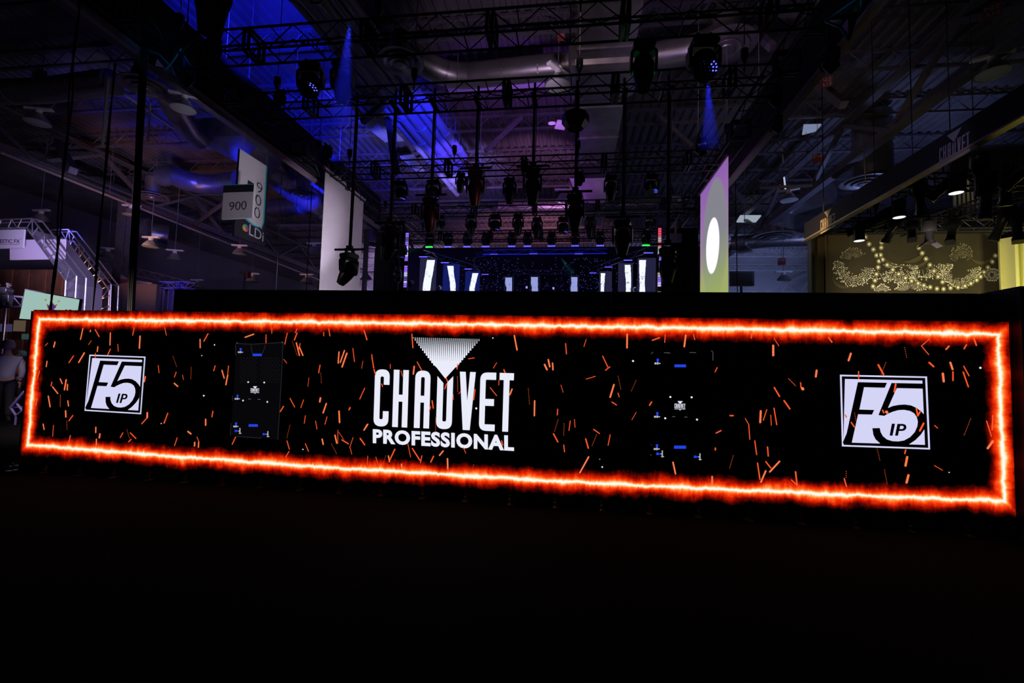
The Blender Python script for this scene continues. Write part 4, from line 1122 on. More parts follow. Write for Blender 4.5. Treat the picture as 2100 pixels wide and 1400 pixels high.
# wordmark letters in zoom units; (x, v) with v 0 top .. 1 bottom
def wordmark_polys():
    def T(x, v):
        top = 389 + (417 - 389) * (x - 232) / 948; bot = 778 + (818 - 778) * (x - 232) / 948
        return (x - 12 * v, top + (bot - top) * v)
    H = 389.
    def P(pts):                           # pts in (x, y-in-letter-units 0..389 [,r])
        f = fillet(pts); return [T(a, b / H) for a, b in f]
    L_ = []
    # C, E share the frame
    L_.append(P([(232, 0, 52), (333, 0, 48), (333, 104), (294, 104), (294, 48, 12), (271, 48, 12), (271, 340, 12), (294, 340, 12), (294, 284), (333, 284), (333, 389, 52), (232, 389, 52)]))
    L_.append(P([(360, 0), (399, 0), (399, 168), (425, 168), (425, 0), (463, 0), (463, 389), (425, 389), (425, 215), (399, 215), (399, 389), (360, 389)]))
    L_.append(P([(508, 0, 52), (612, 0, 52), (612, 389), (573, 389), (573, 44, 12), (548, 44, 12), (548, 389), (508, 389)]))
    L_.append(P([(545, 170), (576, 170), (576, 216), (545, 216)]))
    L_.append(P([(659, 34), (701, 80), (701, 338, 12), (727, 338, 12), (727, 74), (767, 32), (767, 389, 52), (659, 389, 52)]))
    L_.append(P([(811, 0), (851, 0), (867, 195), (881, 0), (920, 0), (890, 389), (842, 389)]))
    L_.append(P([(952, 0, 50), (1060, 0), (1060, 48), (990, 48, 10), (990, 176), (1050, 176), (1050, 222), (990, 222), (990, 345), (1060, 345), (1060, 389), (952, 389, 50)]))
    L_.append(P([(1083, 0), (1181, 0), (1181, 47), (1152, 47), (1152, 389), (1112, 389), (1112, 47), (1083, 47)]))
    return L_
WORD = wordmark_polys()
def logo_mesh(mb, f, dots=True):
    """f maps zoom units of the big logo to a 3-D point"""
    for p in WORD: mb.poly([f(x, y) for x, y in p])
    A, B, C_ = (490, 172), (957, 183), (711, 453)
    def tri(u, v): # v 0 top 1 apex ; u 0..1
        x = (A[0] + (B[0] - A[0]) * u) * (1 - v) + C_[0] * v; y = (A[1] + (B[1] - A[1]) * u) * (1 - v) + C_[1] * v; return x, y
    vs_ = .58 if dots else 0
    p = [tri(0, vs_), tri(1, vs_), C_]
    mb.poly([f(*q_) for q_ in p])
    if dots:
        NR = 34
        for j in range(24):
            v = j / NR + .012; wd = 467 * (1 - v); step = 13.6
            r = 2.9 + 5.4 * min(1, v / .60)
            cnt = int(wd / step)
            for i in range(cnt + 1):
                off = (.5 if j % 2 else 0)
                u = (i + off) * step / wd
                if u > 1: continue
                x, y = tri(u, v)
                mb.poly([f(x + r * math.cos(a), y + r * math.sin(a)) for a in [k * math.pi / 3 for k in range(6)]])
f_big = lambda x, y: W(700 + x * .3, 640 + y * .3, .004)
mb = MB(); logo_mesh(mb, f_big); mb.build('wordmark_graphic', S_WHITE, LW, label='large white CHAUVET wordmark with a dotted triangle')
text_mesh('PROFESSIONAL', S_WHITE, LW, [f_big(216, 797), f_big(1181, 842), f_big(1181, 949), f_big(216, 895)], .045, 'lettering', label='bold white word PROFESSIONAL', sp=1.10)
# F5 IP emblems
zr = lambda x, y: (1700 + x / 7.3696, 750 + y / 7.3696)
R_c = [W(*zr(163, 133)), W(*zr(1478, 160)), W(*zr(1525, 1262)), W(*zr(193, 1215))]
L_c = [W(184, 727), W(299, 731), W(290, 849), W(174, 842)]
def emblem(f, part_label):
    def fr(pts, k): return MB().poly([f(x, y, k) for x, y in pts])
    fm = MB()
    o_ = [(163, 133), (1478, 160), (1525, 1262), (193, 1215)]; i_ = [(190, 157), (1450, 182), (1497, 1238), (217, 1192)]
    for k in range(4): fm.poly([f(*o_[k], .004), f(*o_[(k + 1) % 4], .004), f(*i_[(k + 1) % 4], .004), f(*i_[k], .004)])
    fm.poly([f(x, y, .004) for x, y in [(238, 197), (1407, 222), (1447, 1192), (215, 1155)]])
    fm.build('emblem_graphic', S_LOGO, LW, label=part_label)
    bm2 = MB()
    bm2.poly([f(x, y, .006) for x, y in [(432, 245), (872, 255), (838, 330), (525, 322), (455, 658), (678, 665), (645, 735), (435, 730), (338, 1168), (200, 1164), (262, 1020)]])
    bm2.poly([f(x, y, .006) for x, y in [(940, 258), (1452, 268), (1452, 345), (1020, 335), (885, 635), (960, 605), (1050, 588), (1140, 583), (1230, 595), (1320, 635), (1390, 690), (1432, 735), (1440, 950),
                (1380, 1040), (1300, 1120), (1195, 1190), (775, 1176), (700, 1110), (665, 1040), (650, 940), (763, 938), (775, 1000), (810, 1060), (870, 1110), (950, 1135), (1040, 1140), (1130, 1125), (1220, 1075), (1290, 1000), (1330, 910),
                (1337, 840), (1320, 770), (1280, 715), (1220, 680), (1130, 663), (1040, 668), (950, 695), (870, 730), (830, 755), (742, 742)]])
    bm2.poly([f(x, y, .006) for x, y in [(945, 872), (993, 872), (955, 1055), (910, 1050)]])
    bm2.poly([f(x, y, .006) for x, y in [(1028, 875), (1110, 875), (1150, 887), (1165, 918), (1160, 950), (1137, 973), (1100, 982), (1052, 982), (1036, 1055), (992, 1052)]])
    bm2.build('emblem_numeral', S_BLACK, LW)
    MB().poly([f(x, y, .007) for x, y in [(1070, 905), (1108, 905), (1124, 918), (1118, 940), (1100, 953), (1060, 953)]]).build('emblem_counter', S_LOGO, LW)
def f_r(x, y, k): p = zr(x, y); return W(p[0], p[1], k)
def f_l(x, y, k):
    p = W(*zr(x, y)); 
    # inverse bilinear (nearly rectangular): two Newton-like steps
    u = (p.x - R_c[0].x) / (R_c[1].x - R_c[0].x); v = (p.z - R_c[0].z) / (R_c[3].z - R_c[0].z)
    for _ in range(3):
        q_ = bilin(R_c, u, v); u += (p.x - q_.x) / (R_c[1].x - R_c[0].x); v += (p.z - q_.z) / (R_c[3].z - R_c[0].z)
    q_ = bilin(L_c, u, v); q_.y = YW - k; return q_
emblem(f_r, 'F5 IP emblem at the right end of the wall'); emblem(f_l, 'F5 IP emblem at the left end of the wall')

# sparks: (origin x, origin y, scale) and x0,y0,x1,y1,w ; negative width = dotted streak
SPK = {
 (0, 580, 3.5): "600,328,583,405,9;655,340,652,350,9;688,335,716,385,8;797,358,794,445,9;968,320,957,375,7;1010,382,1005,468,11;1188,325,1198,375,5;330,450,348,432,5;400,425,391,460,11;660,415,640,443,4;707,458,703,492,9;797,475,778,515,8;850,440,854,490,5;533,523,500,572,8;610,502,570,570,11;343,562,337,600,9;290,632,275,680,8;437,688,452,722,9;480,695,468,765,12;490,728,488,768,10;378,712,372,738,8;383,745,420,793,9;352,812,365,888,10;438,800,438,890,-9;492,845,497,882,9;272,828,263,878,8;476,918,478,960,12;528,950,500,988,8;315,1012,322,1050,9;390,1020,383,1100,5;693,1035,692,1072,10;722,1083,718,1110,12;510,1095,500,1140,8;887,1075,868,1108,7;940,1075,980,1115,8;915,1048,935,1118,-4;945,1122,928,1138,8;1062,930,1062,965,12;1062,965,1022,1010,8;1208,935,1183,1005,8;1140,592,1146,645,5;1048,672,1040,708,10;690,505,690,535,7;697,1120,697,1160,9;484,985,487,1055,-4",
 (300, 620, 3.5): "135,175,148,235,4;390,265,391,325,9;447,225,417,278,8;775,228,713,250,9;863,232,862,290,6;904,185,904,222,5;1015,220,997,300,6;1085,190,1073,218,6;1085,220,1066,270,8;1050,275,1087,382,-4;1080,290,1102,380,9;1102,320,1127,380,9;1108,295,1092,350,6;195,382,223,463,-4;90,455,96,505,4;219,500,206,535,6;327,460,323,553,-6;264,520,271,553,4;205,580,230,602,10;498,455,488,490,7;547,487,563,543,9;594,455,588,515,6;588,522,575,590,10;990,408,1012,436,4;1250,450,1240,505,7;1255,500,1260,582,-4;1170,540,1163,603,3;1386,355,1380,435,9;1425,345,1395,430,9;1442,365,1408,462,11;1485,330,1497,425,5;1557,420,1548,473,3;1622,395,1635,470,7;1637,480,1648,515,7;1567,205,1585,268,7;1276,215,1276,240,6;1313,190,1320,240,7;482,780,475,820,8;430,838,430,880,11;160,795,130,865,6;12,790,10,820,12;1570,615,1535,693,5;1035,688,1068,750,6;1132,698,1112,755,5;988,745,965,782,8;1253,685,1248,712,12;1295,725,1272,792,10;1466,755,1457,770,8;1145,812,1137,866,5;1300,820,1285,873,5;1386,780,1390,860,11;1218,850,1228,908,5;1035,875,1012,973,-5;1588,875,1565,915,9;303,925,325,942,11;226,970,207,1027,6;368,965,382,1000,5;380,1000,378,1038,9;352,1003,350,1028,11;645,965,620,1017,7;1013,992,1030,1052,6;1028,1068,1002,1110,6;1145,1012,1167,1067,6;1265,980,1273,1017,10;1378,915,1377,1010,4;1357,952,1370,1008,10;1385,930,1418,980,3;1407,985,1453,1013,8;1487,968,1462,1040,4;1330,1010,1370,1087,-4;1537,975,1570,1020,8;1465,1040,1478,1087,4;1592,1100,1588,1160,4;1650,1108,1667,1165,4;1722,1095,1700,1165,-4;1740,1100,1748,1140,9",
 (700, 640, 3.3333): "158,125,177,188,8;484,150,491,243,7;210,290,222,380,6;225,390,235,425,7;337,355,337,385,4;500,370,494,422,10;520,340,550,395,6;410,400,420,438,4;870,318,910,312,5;1063,345,1040,382,4;1112,393,1120,412,8;797,355,792,388,7;795,435,797,545,-8;718,450,728,475,7;720,490,709,523,7;278,490,284,508,6;162,518,128,592,5;915,528,906,598,7;818,540,803,557,4;766,560,769,598,3;1018,515,1063,570,5;1168,525,1153,563,9;1078,465,1077,498,4;1183,160,1202,258,9;1390,358,1406,392,11;1415,325,1425,372,10;1444,348,1447,393,9;1278,515,1287,632,-4;1322,605,1320,706,9;622,605,630,655,8;612,645,603,675,6;646,715,646,815,-4;62,650,55,665,7;183,765,157,805,9;132,862,162,905,8;456,895,475,988,4;487,930,538,1010,8;552,980,543,1027,6;368,935,328,1020,8;632,983,613,1023,8;697,947,673,977,9;727,1000,729,1068,10;905,1035,898,1082,-4;835,922,852,963,4;1097,878,1103,908,7;413,1037,415,1060,9",
 (1100, 640, 3.334): "200,215,206,285,6;340,187,325,235,4;620,150,619,243,10;880,155,876,207,5;840,175,792,192,8;1020,157,1010,235,10;1072,150,1082,188,5;1470,130,1467,178,6;1622,178,1655,230,4;1617,228,1617,295,12;453,300,488,375,6;502,373,472,397,6;340,457,403,438,4;557,432,578,530,-3;683,462,647,542,-3;530,495,504,580,10;557,552,566,578,5;516,613,547,634,6;787,613,773,635,8;168,497,183,548,3;682,683,652,735,3;146,662,143,702,6;151,728,123,817,-4;232,742,223,807,5;190,755,187,845,-3;260,732,264,786,4;391,800,431,828,6;413,832,379,915,-3;117,830,147,885,8;337,865,355,928,8;504,837,490,908,5;187,907,193,953,6;357,988,297,1096,9;933,1025,950,1103,9;1235,378,1220,408,5;1322,706,1344,706,8;1261,808,1227,825,7;1222,928,1222,940,8;1426,725,1450,768,4;1450,768,1457,868,5;1346,975,1318,1068,-3;1491,878,1504,972,6;1532,675,1528,752,11;1573,665,1549,738,5;1600,702,1604,772,4;1622,655,1641,768,6;1624,515,1660,575,8;1578,920,1583,982,7;1566,1020,1600,1063,7;1660,1018,1593,1090,9;1510,1030,1526,1140,7;1566,1083,1533,1160,9;1200,1122,1200,1180,9",
 (1550, 580, 2.8): "415,313,434,340,7;543,405,530,445,9;347,502,342,538,9;160,675,193,722,7;185,548,226,590,2;255,572,257,600,5;265,605,268,609,14;700,470,730,525,8;745,453,715,528,-3;587,508,588,550,5;850,367,864,432,-4;995,320,947,362,4;947,362,989,411,4;1105,363,1089,381,8;1205,355,1192,378,6;1248,318,1262,358,7;992,457,1017,480,8;1113,457,1126,496,9;1070,520,1075,565,10;1128,510,1128,560,6;1190,478,1220,533,5;1187,512,1216,596,6;800,580,792,625,8;725,730,732,745,6;747,739,750,743,13;918,720,926,760,7;942,735,926,762,7;960,805,938,848,8;545,800,563,826,6;563,740,572,795,-3;510,757,518,770,6;1023,817,1040,833,4;1231,775,1191,876,-3;1356,760,1353,842,6;1321,792,1348,880,5;1356,908,1327,948,10;691,940,710,1020,-4;857,958,852,978,6;866,998,856,1048,10;735,1067,752,1157,-5;517,1075,515,1120,-3;505,1122,518,1168,6;873,1102,862,1145,10;1022,1047,1068,1074,3;203,1130,235,1160,6;226,1083,235,1160,7"}
ms, ml, md = MB(), MB(), MB()
for (ox, oy, sc), txt in SPK.items():
    for it in txt.split(';'):
        x0_, y0_, x1_, y1_, w_ = [float(v) for v in it.split(',')]
        a = W(ox + x0_ / sc, oy + y0_ / sc, .009); b = W(ox + x1_ / sc, oy + y1_ / sc, .009)
        d = b - a; L_ = max(d.length, 1e-4); d = d / L_; nn = Vector((-d.z, 0, d.x)); hw = abs(w_) / sc / 2 / 181. * 1.05
        if w_ < 0:
            k = max(3, int(L_ / .018))
            for i in range(k):
                p = a.lerp(b, (i + .5) / k); r_ = max(.0045, hw * .8)
                md.poly([p + Vector((r_ * math.cos(t_), 0, r_ * math.sin(t_))) for t_ in [j * math.pi / 3 for j in range(6)]])
        else:
            tg = ml if abs(w_) >= 9 else ms
            P = []
            for j in range(5): t_ = math.pi / 2 + j * math.pi / 4; P.append(a + nn * hw * math.sin(t_) * 0 + (nn * math.cos(t_ - math.pi / 2) + -d * math.sin(t_ - math.pi / 2)) * hw)
            for j in range(5): t_ = j * math.pi / 4; P.append(b + (-nn * math.cos(t_) + d * math.sin(t_)) * hw)
            tg.poly(P)
ms.build('spark_streaks', S_ORANGE, LW, kind='stuff'); ml.build('bright_spark_streaks', S_ORANGE2, LW, kind='stuff'); md.build('dotted_spark_trails', S_DOT, LW, kind='stuff')
wd = MB()
def disc(mb_, p, r, n_=8): mb_.poly([p + Vector((r * math.cos(2 * math.pi * j / n_), 0, r * math.sin(2 * math.pi * j / n_))) for j in range(n_)])
for x_, y_, r_ in ((441, 707, 1.6), (419, 811, 2.0), (415, 729, 1.2), (622, 921, 1.4), (1298, 740, 2.0), (1235, 957, 1.6), (1230, 941, .8), (977, 837, 2.2), (2009, 754, 2.0), (332, 868, 1.3), (1945, 968, 1.0), (1011, 693, 1.4)):
    disc(wd, W(x_, y_, .009), r_ / 181)
# cabinet drawings: latches, handles, screws, mini logos
cb, cw, cd, cf = MB(), MB(), MB(), MB()
def rect(mb_, x0_, y0_, x1_, y1_, k=.008, sk=0): mb_.poly([W(x0_, y0_, k), W(x1_, y0_ + sk, k), W(x1_, y1_ + sk, k), W(x0_, y1_, k)])
def Zl(x, y): return 300 + x / 3.5, 620 + y / 3.5
def Zr(x, y): return 1100 + x / 3.334, 640 + y / 3.334
def latch(Z, x, y, s=1, side=False):
    def R2(a, b, c, d, mb_):
        p = [Z(x + a * s, y + b * s), Z(x + c * s, y + b * s), Z(x + c * s, y + d * s), Z(x + a * s, y + d * s)]; mb_.poly([W(*q_, .008) for q_ in p])
    if not side:
        R2(-6, -20, 8, -6, cb); R2(-4, -8, 5, 2, cb); R2(-20, 6, 18, 12, cw); R2(-3, 0, 4, 16, cw); R2(-18, 3, -8, 15, cw)
    else:
        R2(-22, -8, -6, 6, cb); R2(-8, -4, 6, 3, cb); R2(12, -22, 19, 20, cw); R2(4, -3, 16, 3, cw); R2(8, 14, 26, 19, cw)
for p in ((680, 348), (657, 682), (647, 880)): latch(Zl, *p)
for p in ((660, 922), (860, 945)): latch(Zl, *p, side=True)
for p in ((828, 340), (825, 704), (823, 924)): latch(Zr, *p, s=1.1)
for p in ((843, 968), (1100, 988)): latch(Zr, *p, s=1.1, side=True)
for Z, q4 in ((Zl, (767, 368, 832, 385)), (Zl, (738, 873, 804, 891)), (Zr, (943, 357, 1022, 376)), (Zr, (940, 911, 1022, 932))):
    a = Z(q4[0], q4[1]); b = Z(q4[2], q4[3]); rect(cb, a[0], a[1], b[0], b[1])
for Z, l in ((Zl, ((735, 571), (850, 574), (698, 703), (872, 713))), (Zr, ((915, 579), (1060, 581), (880, 724), (1097, 733)))):
    for p in l: disc(wd, W(*Z(*p), .009), .011)
for Z, l in ((Zl, ((745, 692), (812, 695))), (Zr, ((938, 713), (1021, 716), (900, 278)))):
    for p in l: a = Z(p[0] - 10, p[1] - 2); b = Z(p[0] + 10, p[1] + 2); rect(cd, *a, *b)
def line(mb_, Z, p, q_, w_=1.1, k=.008):
    a, b = W(*Z(*p), k), W(*Z(*q_), k); d = (b - a).normalized(); nn = Vector((-d.z, 0, d.x)) * w_ / 181 / 2
    mb_.poly([a + nn, b + nn, b - nn, a - nn])
ol = MB()
for p, q_ in (((650, 294), (760, 300)), ((760, 300), (978, 287)), ((645, 300), (643, 380)), ((985, 285), (980, 400)), ((980, 400), (962, 740)), ((962, 740), (947, 985)), ((622, 668), (622, 705)), ((612, 865), (608, 955)), ((755, 305), (765, 370)), ((860, 305), (835, 370)), ((650, 960), (830, 972))):
    line(ol, Zl, p, q_, 1.3)
ol.build('cabinet_outline', S_FAINT2, LW)
for p, q_ in (((783, 285), (797, 272)), ((872, 276), (915, 279)), ((1046, 275), (1090, 276)), ((1195, 262), (1206, 275)), ((1206, 275), (1206, 330)), ((782, 905), (786, 906)), ((778, 975), (786, 975))): line(cd, Zr, p, q_, .9)
for p, q_ in (((650, 292), (660, 290)), ((975, 283), (986, 290))): line(cd, Zl, p, q_, 1.8)
MB().poly([W(*Zl(*p), .003) for p in ((648, 300), (983, 288), (946, 985), (610, 950))]).build('cabinet_shading', S_FAINT, LW, label='very dark picture of an LED cabinet seen from behind')
hexm = MB()
for j in range(11):
    for i in range(13):
        x_ = 680 + i * 22 + (11 if j % 2 else 0); y_ = 400 + j * 17
        if 790 < x_ < 815 or x_ > 955: continue
        p0_ = [Zl(x_ + 7.5 * math.cos(a), y_ + 7.5 * math.sin(a)) for a in [math.pi / 6 + k * math.pi / 3 for k in range(6)]]
        hexm.poly([W(*q_, .005) for q_ in p0_])
hexm.build('hexagon_pattern', screen('screen_hex', (.0048, .0048, .006), 1.0), LW, kind='stuff')
cb.build('blue_handle_graphics', S_BLUE, LW); cw.build('latch_graphics', screen('screen_latch', (.5, .5, .6), .9), LW); cd.build('dim_line_graphics', S_DIM, LW)
wd.build('white_speck_graphics', S_WHITE, LW, kind='stuff')
def mini(Zf, cx_, cy_, w_, m, parent=LW, nm_='small_wordmark_graphic', lab=None):
    s = w_ / 965.
    mb_ = MB(); f = lambda x, y: W(*Zf(cx_ + (x - 698) * s, cy_ + (y - 500) * s), .009)
    logo_mesh(mb_, f, False)
    mb_.poly([f(216, 850), f(1181, 870), f(1181, 910), f(216, 890)]); mb_.poly([f(660, 910), f(760, 910), f(740, 1010), f(680, 1010)])
    mb_.build(nm_, m, parent, label=lab)
mini(Zl, 783, 622, 62, S_WHITE, lab='small white wordmark on the pictured cabinet'); mini(Zr, 980, 632, 74, S_WHITE, lab='small white wordmark on the second pictured cabinet')

# ================================================================== BLACK BOOTH WALL BEHIND THE SCREEN
ZP = 2.47; YP = 5.70
t = thing('booth_wall', 'black booth wall standing just behind the LED wall, higher than it', 'partition', (-1, YP, 0))
xs = -5.53; n_ = 10; wp = (4.42 - xs) / n_
for i in range(n_):
    MB().box((xs + (i + .5) * wp, YP + .04, ZP / 2), (wp - .006, .08, ZP)).build('wall_panel', BLACK, t)
MB().box(((xs + 4.42) / 2, YP + .04, ZP + .006), (4.42 - xs, .085, .012)).build('top_edge', mat('thin_grey_edge', (.05, .05, .055), .4), t)
MB().box((4.42, (YP + 5.20) / 2, ZP / 2), (.06, YP - 5.16, ZP)).build('return_panel', BLACK, t)
MB().box((4.47, 5.18, ZP / 2), (.07, .05, ZP)).build('edge_post', mat('blue_grey_edge', (.16, .26, .32), .35, .3), t)
for dx in (-.015, .02): MB().box((4.47 + dx, 5.15, ZP / 2), (.012, .02, ZP)).build('edge_bead', mat('blue_grey_bead', (.10, .15, .18), .35, .3), t)

# ================================================================== RIGHT NEIGHBOUR: LOGO HEADER AND GOLDEN BOOTH
HXr = 7.0
t = thing('logo_header', 'black header beam with two white wordmarks above the golden booth', 'header', (HXr, 6, 5.7))
y0h, y1h = 5.0, 15.0
npn = 4; Lh = (y1h - y0h) / npn
HB_M = mat('header_black_cloth', (.02, .018, .03), .8)
for i in range(npn): MB().box((HXr, y0h + (i + .5) * Lh, 5.96), (.12, Lh - .01, .52)).build('fabric_panel', HB_M, t)
MB().box((HXr - .04, (y0h + y1h) / 2, 5.685), (.16, y1h - y0h, .035)).build('bottom_rail', mat('warm_rail', (.50, .40, .30), .4, .3), t)
for yy in (7, 10.5, 14): MB().tube((HXr, yy, 6.2), (HXr, yy, HZ), .012, 4).build('hanger', STEEL, t)
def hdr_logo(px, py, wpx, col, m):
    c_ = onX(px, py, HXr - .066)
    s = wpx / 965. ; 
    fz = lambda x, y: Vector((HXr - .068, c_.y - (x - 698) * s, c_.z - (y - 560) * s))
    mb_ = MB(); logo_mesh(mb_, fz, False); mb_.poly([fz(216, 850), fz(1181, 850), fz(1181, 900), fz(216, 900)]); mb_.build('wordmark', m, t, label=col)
hdr_logo(1697, 453, .75, 'gold-lit wordmark at the far end of the header', mat('gold_lit_letters', (.75, .60, .35), .6))  # white letters with the warm light put into their colour
hdr_logo(1956, 300, .70, 'dim lavender-lit wordmark near the corner', mat('dim_light_letters', (.45, .42, .55), .6))  # same white letters, dimmer cool light put into their colour
spot((5.6, 13.0, 5.2), (6.95, 14.5, 5.95), (1.0, .66, .32), 130, 46, .1)
spot((5.8, 8.4, 5.0), (6.95, 9.6, 6.0), (.7, .6, 1.0), 12, 40, .1)

YG = 14.9
gx0 = onY(1665, 560, YG).x; gx1 = onY(2062, 560, YG).x; gz = onY(1850, 479, YG).z
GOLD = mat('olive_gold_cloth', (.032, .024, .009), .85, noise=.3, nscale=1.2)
t = thing('projection_backdrop', 'olive backdrop covered with bead strings and lace fans of projected light, painted on', 'backdrop', (gx0, YG, 0))
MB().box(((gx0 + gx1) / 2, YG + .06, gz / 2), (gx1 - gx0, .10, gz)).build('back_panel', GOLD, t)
MB().box((gx0 - .04, YG - .05, gz / 2 + .1), (.10, .25, gz + .2)).build('side_edge', BLACK, t)
MB().box((gx0 + .38, YG - .02, gz / 2), (.05, .06, gz)).build('dark_fold', mat('dark_fold', (.04, .03, .02), .9), t)
MB().box(((gx0 + gx1) / 2, YG - .02, gz + .05), (gx1 - gx0, .22, .14)).build('top_rail', BLACK, t)
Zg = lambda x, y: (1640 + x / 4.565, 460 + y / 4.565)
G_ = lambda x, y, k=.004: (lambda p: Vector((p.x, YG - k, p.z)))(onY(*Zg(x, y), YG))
halo, bead = MB(), MB()  # beads and fans are projected light, built as pale flat shapes
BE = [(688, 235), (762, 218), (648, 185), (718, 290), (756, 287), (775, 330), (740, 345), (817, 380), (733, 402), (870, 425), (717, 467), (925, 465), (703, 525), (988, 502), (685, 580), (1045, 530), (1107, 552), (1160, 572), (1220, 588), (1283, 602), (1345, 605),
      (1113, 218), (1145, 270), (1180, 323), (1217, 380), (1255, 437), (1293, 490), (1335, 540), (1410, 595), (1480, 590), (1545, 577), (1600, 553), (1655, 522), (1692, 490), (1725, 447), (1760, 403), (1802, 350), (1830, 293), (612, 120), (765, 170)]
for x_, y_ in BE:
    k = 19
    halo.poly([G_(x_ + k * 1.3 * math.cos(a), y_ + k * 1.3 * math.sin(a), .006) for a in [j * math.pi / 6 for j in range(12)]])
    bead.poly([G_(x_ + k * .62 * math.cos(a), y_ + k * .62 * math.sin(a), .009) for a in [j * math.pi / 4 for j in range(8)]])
halo.build('projected_pearl_halo', mat('projected_pearl_halo', (.22, .20, .10), .8), t, kind='stuff'); bead.build('projected_pearl', mat('projected_pearl_white', (.95, .92, .72), .6), t, kind='stuff')
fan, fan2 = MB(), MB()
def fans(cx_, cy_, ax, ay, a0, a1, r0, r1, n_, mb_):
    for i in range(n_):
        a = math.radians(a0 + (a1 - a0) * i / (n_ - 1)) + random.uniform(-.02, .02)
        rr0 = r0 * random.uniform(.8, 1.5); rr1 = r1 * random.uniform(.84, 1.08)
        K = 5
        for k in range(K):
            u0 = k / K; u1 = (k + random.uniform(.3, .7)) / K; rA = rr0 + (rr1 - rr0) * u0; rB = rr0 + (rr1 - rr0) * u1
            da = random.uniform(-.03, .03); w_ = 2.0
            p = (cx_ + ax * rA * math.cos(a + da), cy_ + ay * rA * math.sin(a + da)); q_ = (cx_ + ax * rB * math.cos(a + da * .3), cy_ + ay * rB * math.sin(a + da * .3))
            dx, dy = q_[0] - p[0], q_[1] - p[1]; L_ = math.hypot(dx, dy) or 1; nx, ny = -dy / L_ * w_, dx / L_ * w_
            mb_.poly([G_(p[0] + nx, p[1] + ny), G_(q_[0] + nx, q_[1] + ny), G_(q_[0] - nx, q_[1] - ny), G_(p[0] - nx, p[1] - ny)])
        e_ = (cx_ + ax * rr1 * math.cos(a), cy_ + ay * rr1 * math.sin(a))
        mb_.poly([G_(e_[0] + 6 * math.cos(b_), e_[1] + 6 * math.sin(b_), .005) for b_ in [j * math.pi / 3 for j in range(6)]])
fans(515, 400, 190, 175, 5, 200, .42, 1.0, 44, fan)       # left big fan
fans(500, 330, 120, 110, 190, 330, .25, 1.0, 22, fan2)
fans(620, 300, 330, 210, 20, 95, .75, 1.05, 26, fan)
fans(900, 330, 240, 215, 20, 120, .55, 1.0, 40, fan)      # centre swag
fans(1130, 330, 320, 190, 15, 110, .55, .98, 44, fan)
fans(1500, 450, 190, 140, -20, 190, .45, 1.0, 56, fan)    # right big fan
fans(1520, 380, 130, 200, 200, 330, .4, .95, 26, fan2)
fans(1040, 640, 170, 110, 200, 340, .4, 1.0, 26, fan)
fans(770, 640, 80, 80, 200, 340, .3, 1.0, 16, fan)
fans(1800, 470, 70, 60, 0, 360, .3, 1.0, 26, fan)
fan.build('projected_lace', mat('projected_lace_cream', (.85, .80, .62), .7), t, kind='stuff'); fan2.build('dim_projected_lace', mat('projected_lace_dim', (.28, .25, .16), .8), t, kind='stuff')
# soft projected folds, their light put in as paler shapes
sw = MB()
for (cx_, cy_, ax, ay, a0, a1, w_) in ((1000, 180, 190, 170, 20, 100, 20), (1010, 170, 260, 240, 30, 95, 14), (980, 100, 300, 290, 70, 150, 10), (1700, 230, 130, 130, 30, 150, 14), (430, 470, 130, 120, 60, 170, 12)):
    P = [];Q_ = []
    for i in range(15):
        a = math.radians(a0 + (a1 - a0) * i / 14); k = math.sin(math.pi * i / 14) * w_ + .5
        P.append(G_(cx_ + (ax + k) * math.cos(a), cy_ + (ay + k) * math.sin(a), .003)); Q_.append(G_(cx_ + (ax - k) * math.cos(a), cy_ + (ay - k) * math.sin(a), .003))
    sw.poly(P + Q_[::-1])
sw.build('projected_swags', mat('projected_swag', (.075, .06, .024), .85), t)
# yellow curtain
xa = onY(2052, 560, 14.6).x
drape(0, 0, 14.6, 0, onY(2075, 487, 14.6).z, 'pale yellow-green pleated curtain at the right edge', mat('yellow_curtain', (.66, .64, .28), .8), .13, .42, xa, xa + 4.5, 'pleated_curtain')
# golden booth trusses
truss((7.2, 13.6, 5.62), 9.0, 0, .3, .36, 'cross truss above the golden backdrop', m=TRUSSB, r=.025, group='trusses of the golden booth', hoists=(1, 6))
truss((7.2, 11.0, 5.75), 9.0, 0, .3, .36, 'second cross truss over the golden booth', m=TRUSSB, r=.025, group='trusses of the golden booth', hoists=(1, 6))
truss((11.2, 7.0, 5.75), 8.0, math.radians(100), .3, .36, 'slanting truss over the golden booth', m=TRUSSB, r=.025, group='trusses of the golden booth', hoists=(1, 6))
# downlights of the golden booth: cylinder cans and profile spots
WARM = mat('lit_downlight_glass', (0, 0, 0), .5, 0, (.75, 1.0, .88), 2.2)
def can(px, py, Y, lb, lit=True, sc=1.0):
    p = onY(px, py, Y); t = thing('can_spotlight', lb, 'spotlight', p, 'can spotlights over the golden booth')
    MB().lathe([(.05, .44), (.12, .42), (.13, .1), (.14, 0), (.125, 0), (.11, .08), (.01, .09)], p, 18).build('can', PLASTIC, t, smooth=True).scale = (1, 1, 1)
    MB().lathe([(.01, .005), (.118, .005), (.118, .02), (.01, .02)], p, 18).build('lens', WARM if lit else LENS, t)
    MB().path([p + Vector((-.15, 0, .3)), p + Vector((-.15, 0, .52)), p + Vector((.15, 0, .52)), p + Vector((.15, 0, .3))], .014, 5).build('yoke', PLASTIC, t)
    MB().tube(p + Vector((0, 0, .52)), (p.x, p.y, 5.75 if p.z + .52 < 5.7 else p.z + .8), .02, 6).build('stem', PLASTIC, t)
can(1762, 494, 13.4, 'lit can spotlight lowest on the left, in front of the pearls')
can(1844, 446, 12.0, 'lit can spotlight in the middle of the golden booth')
can(1961, 396, 10.8, 'lit can spotlight highest on the right')
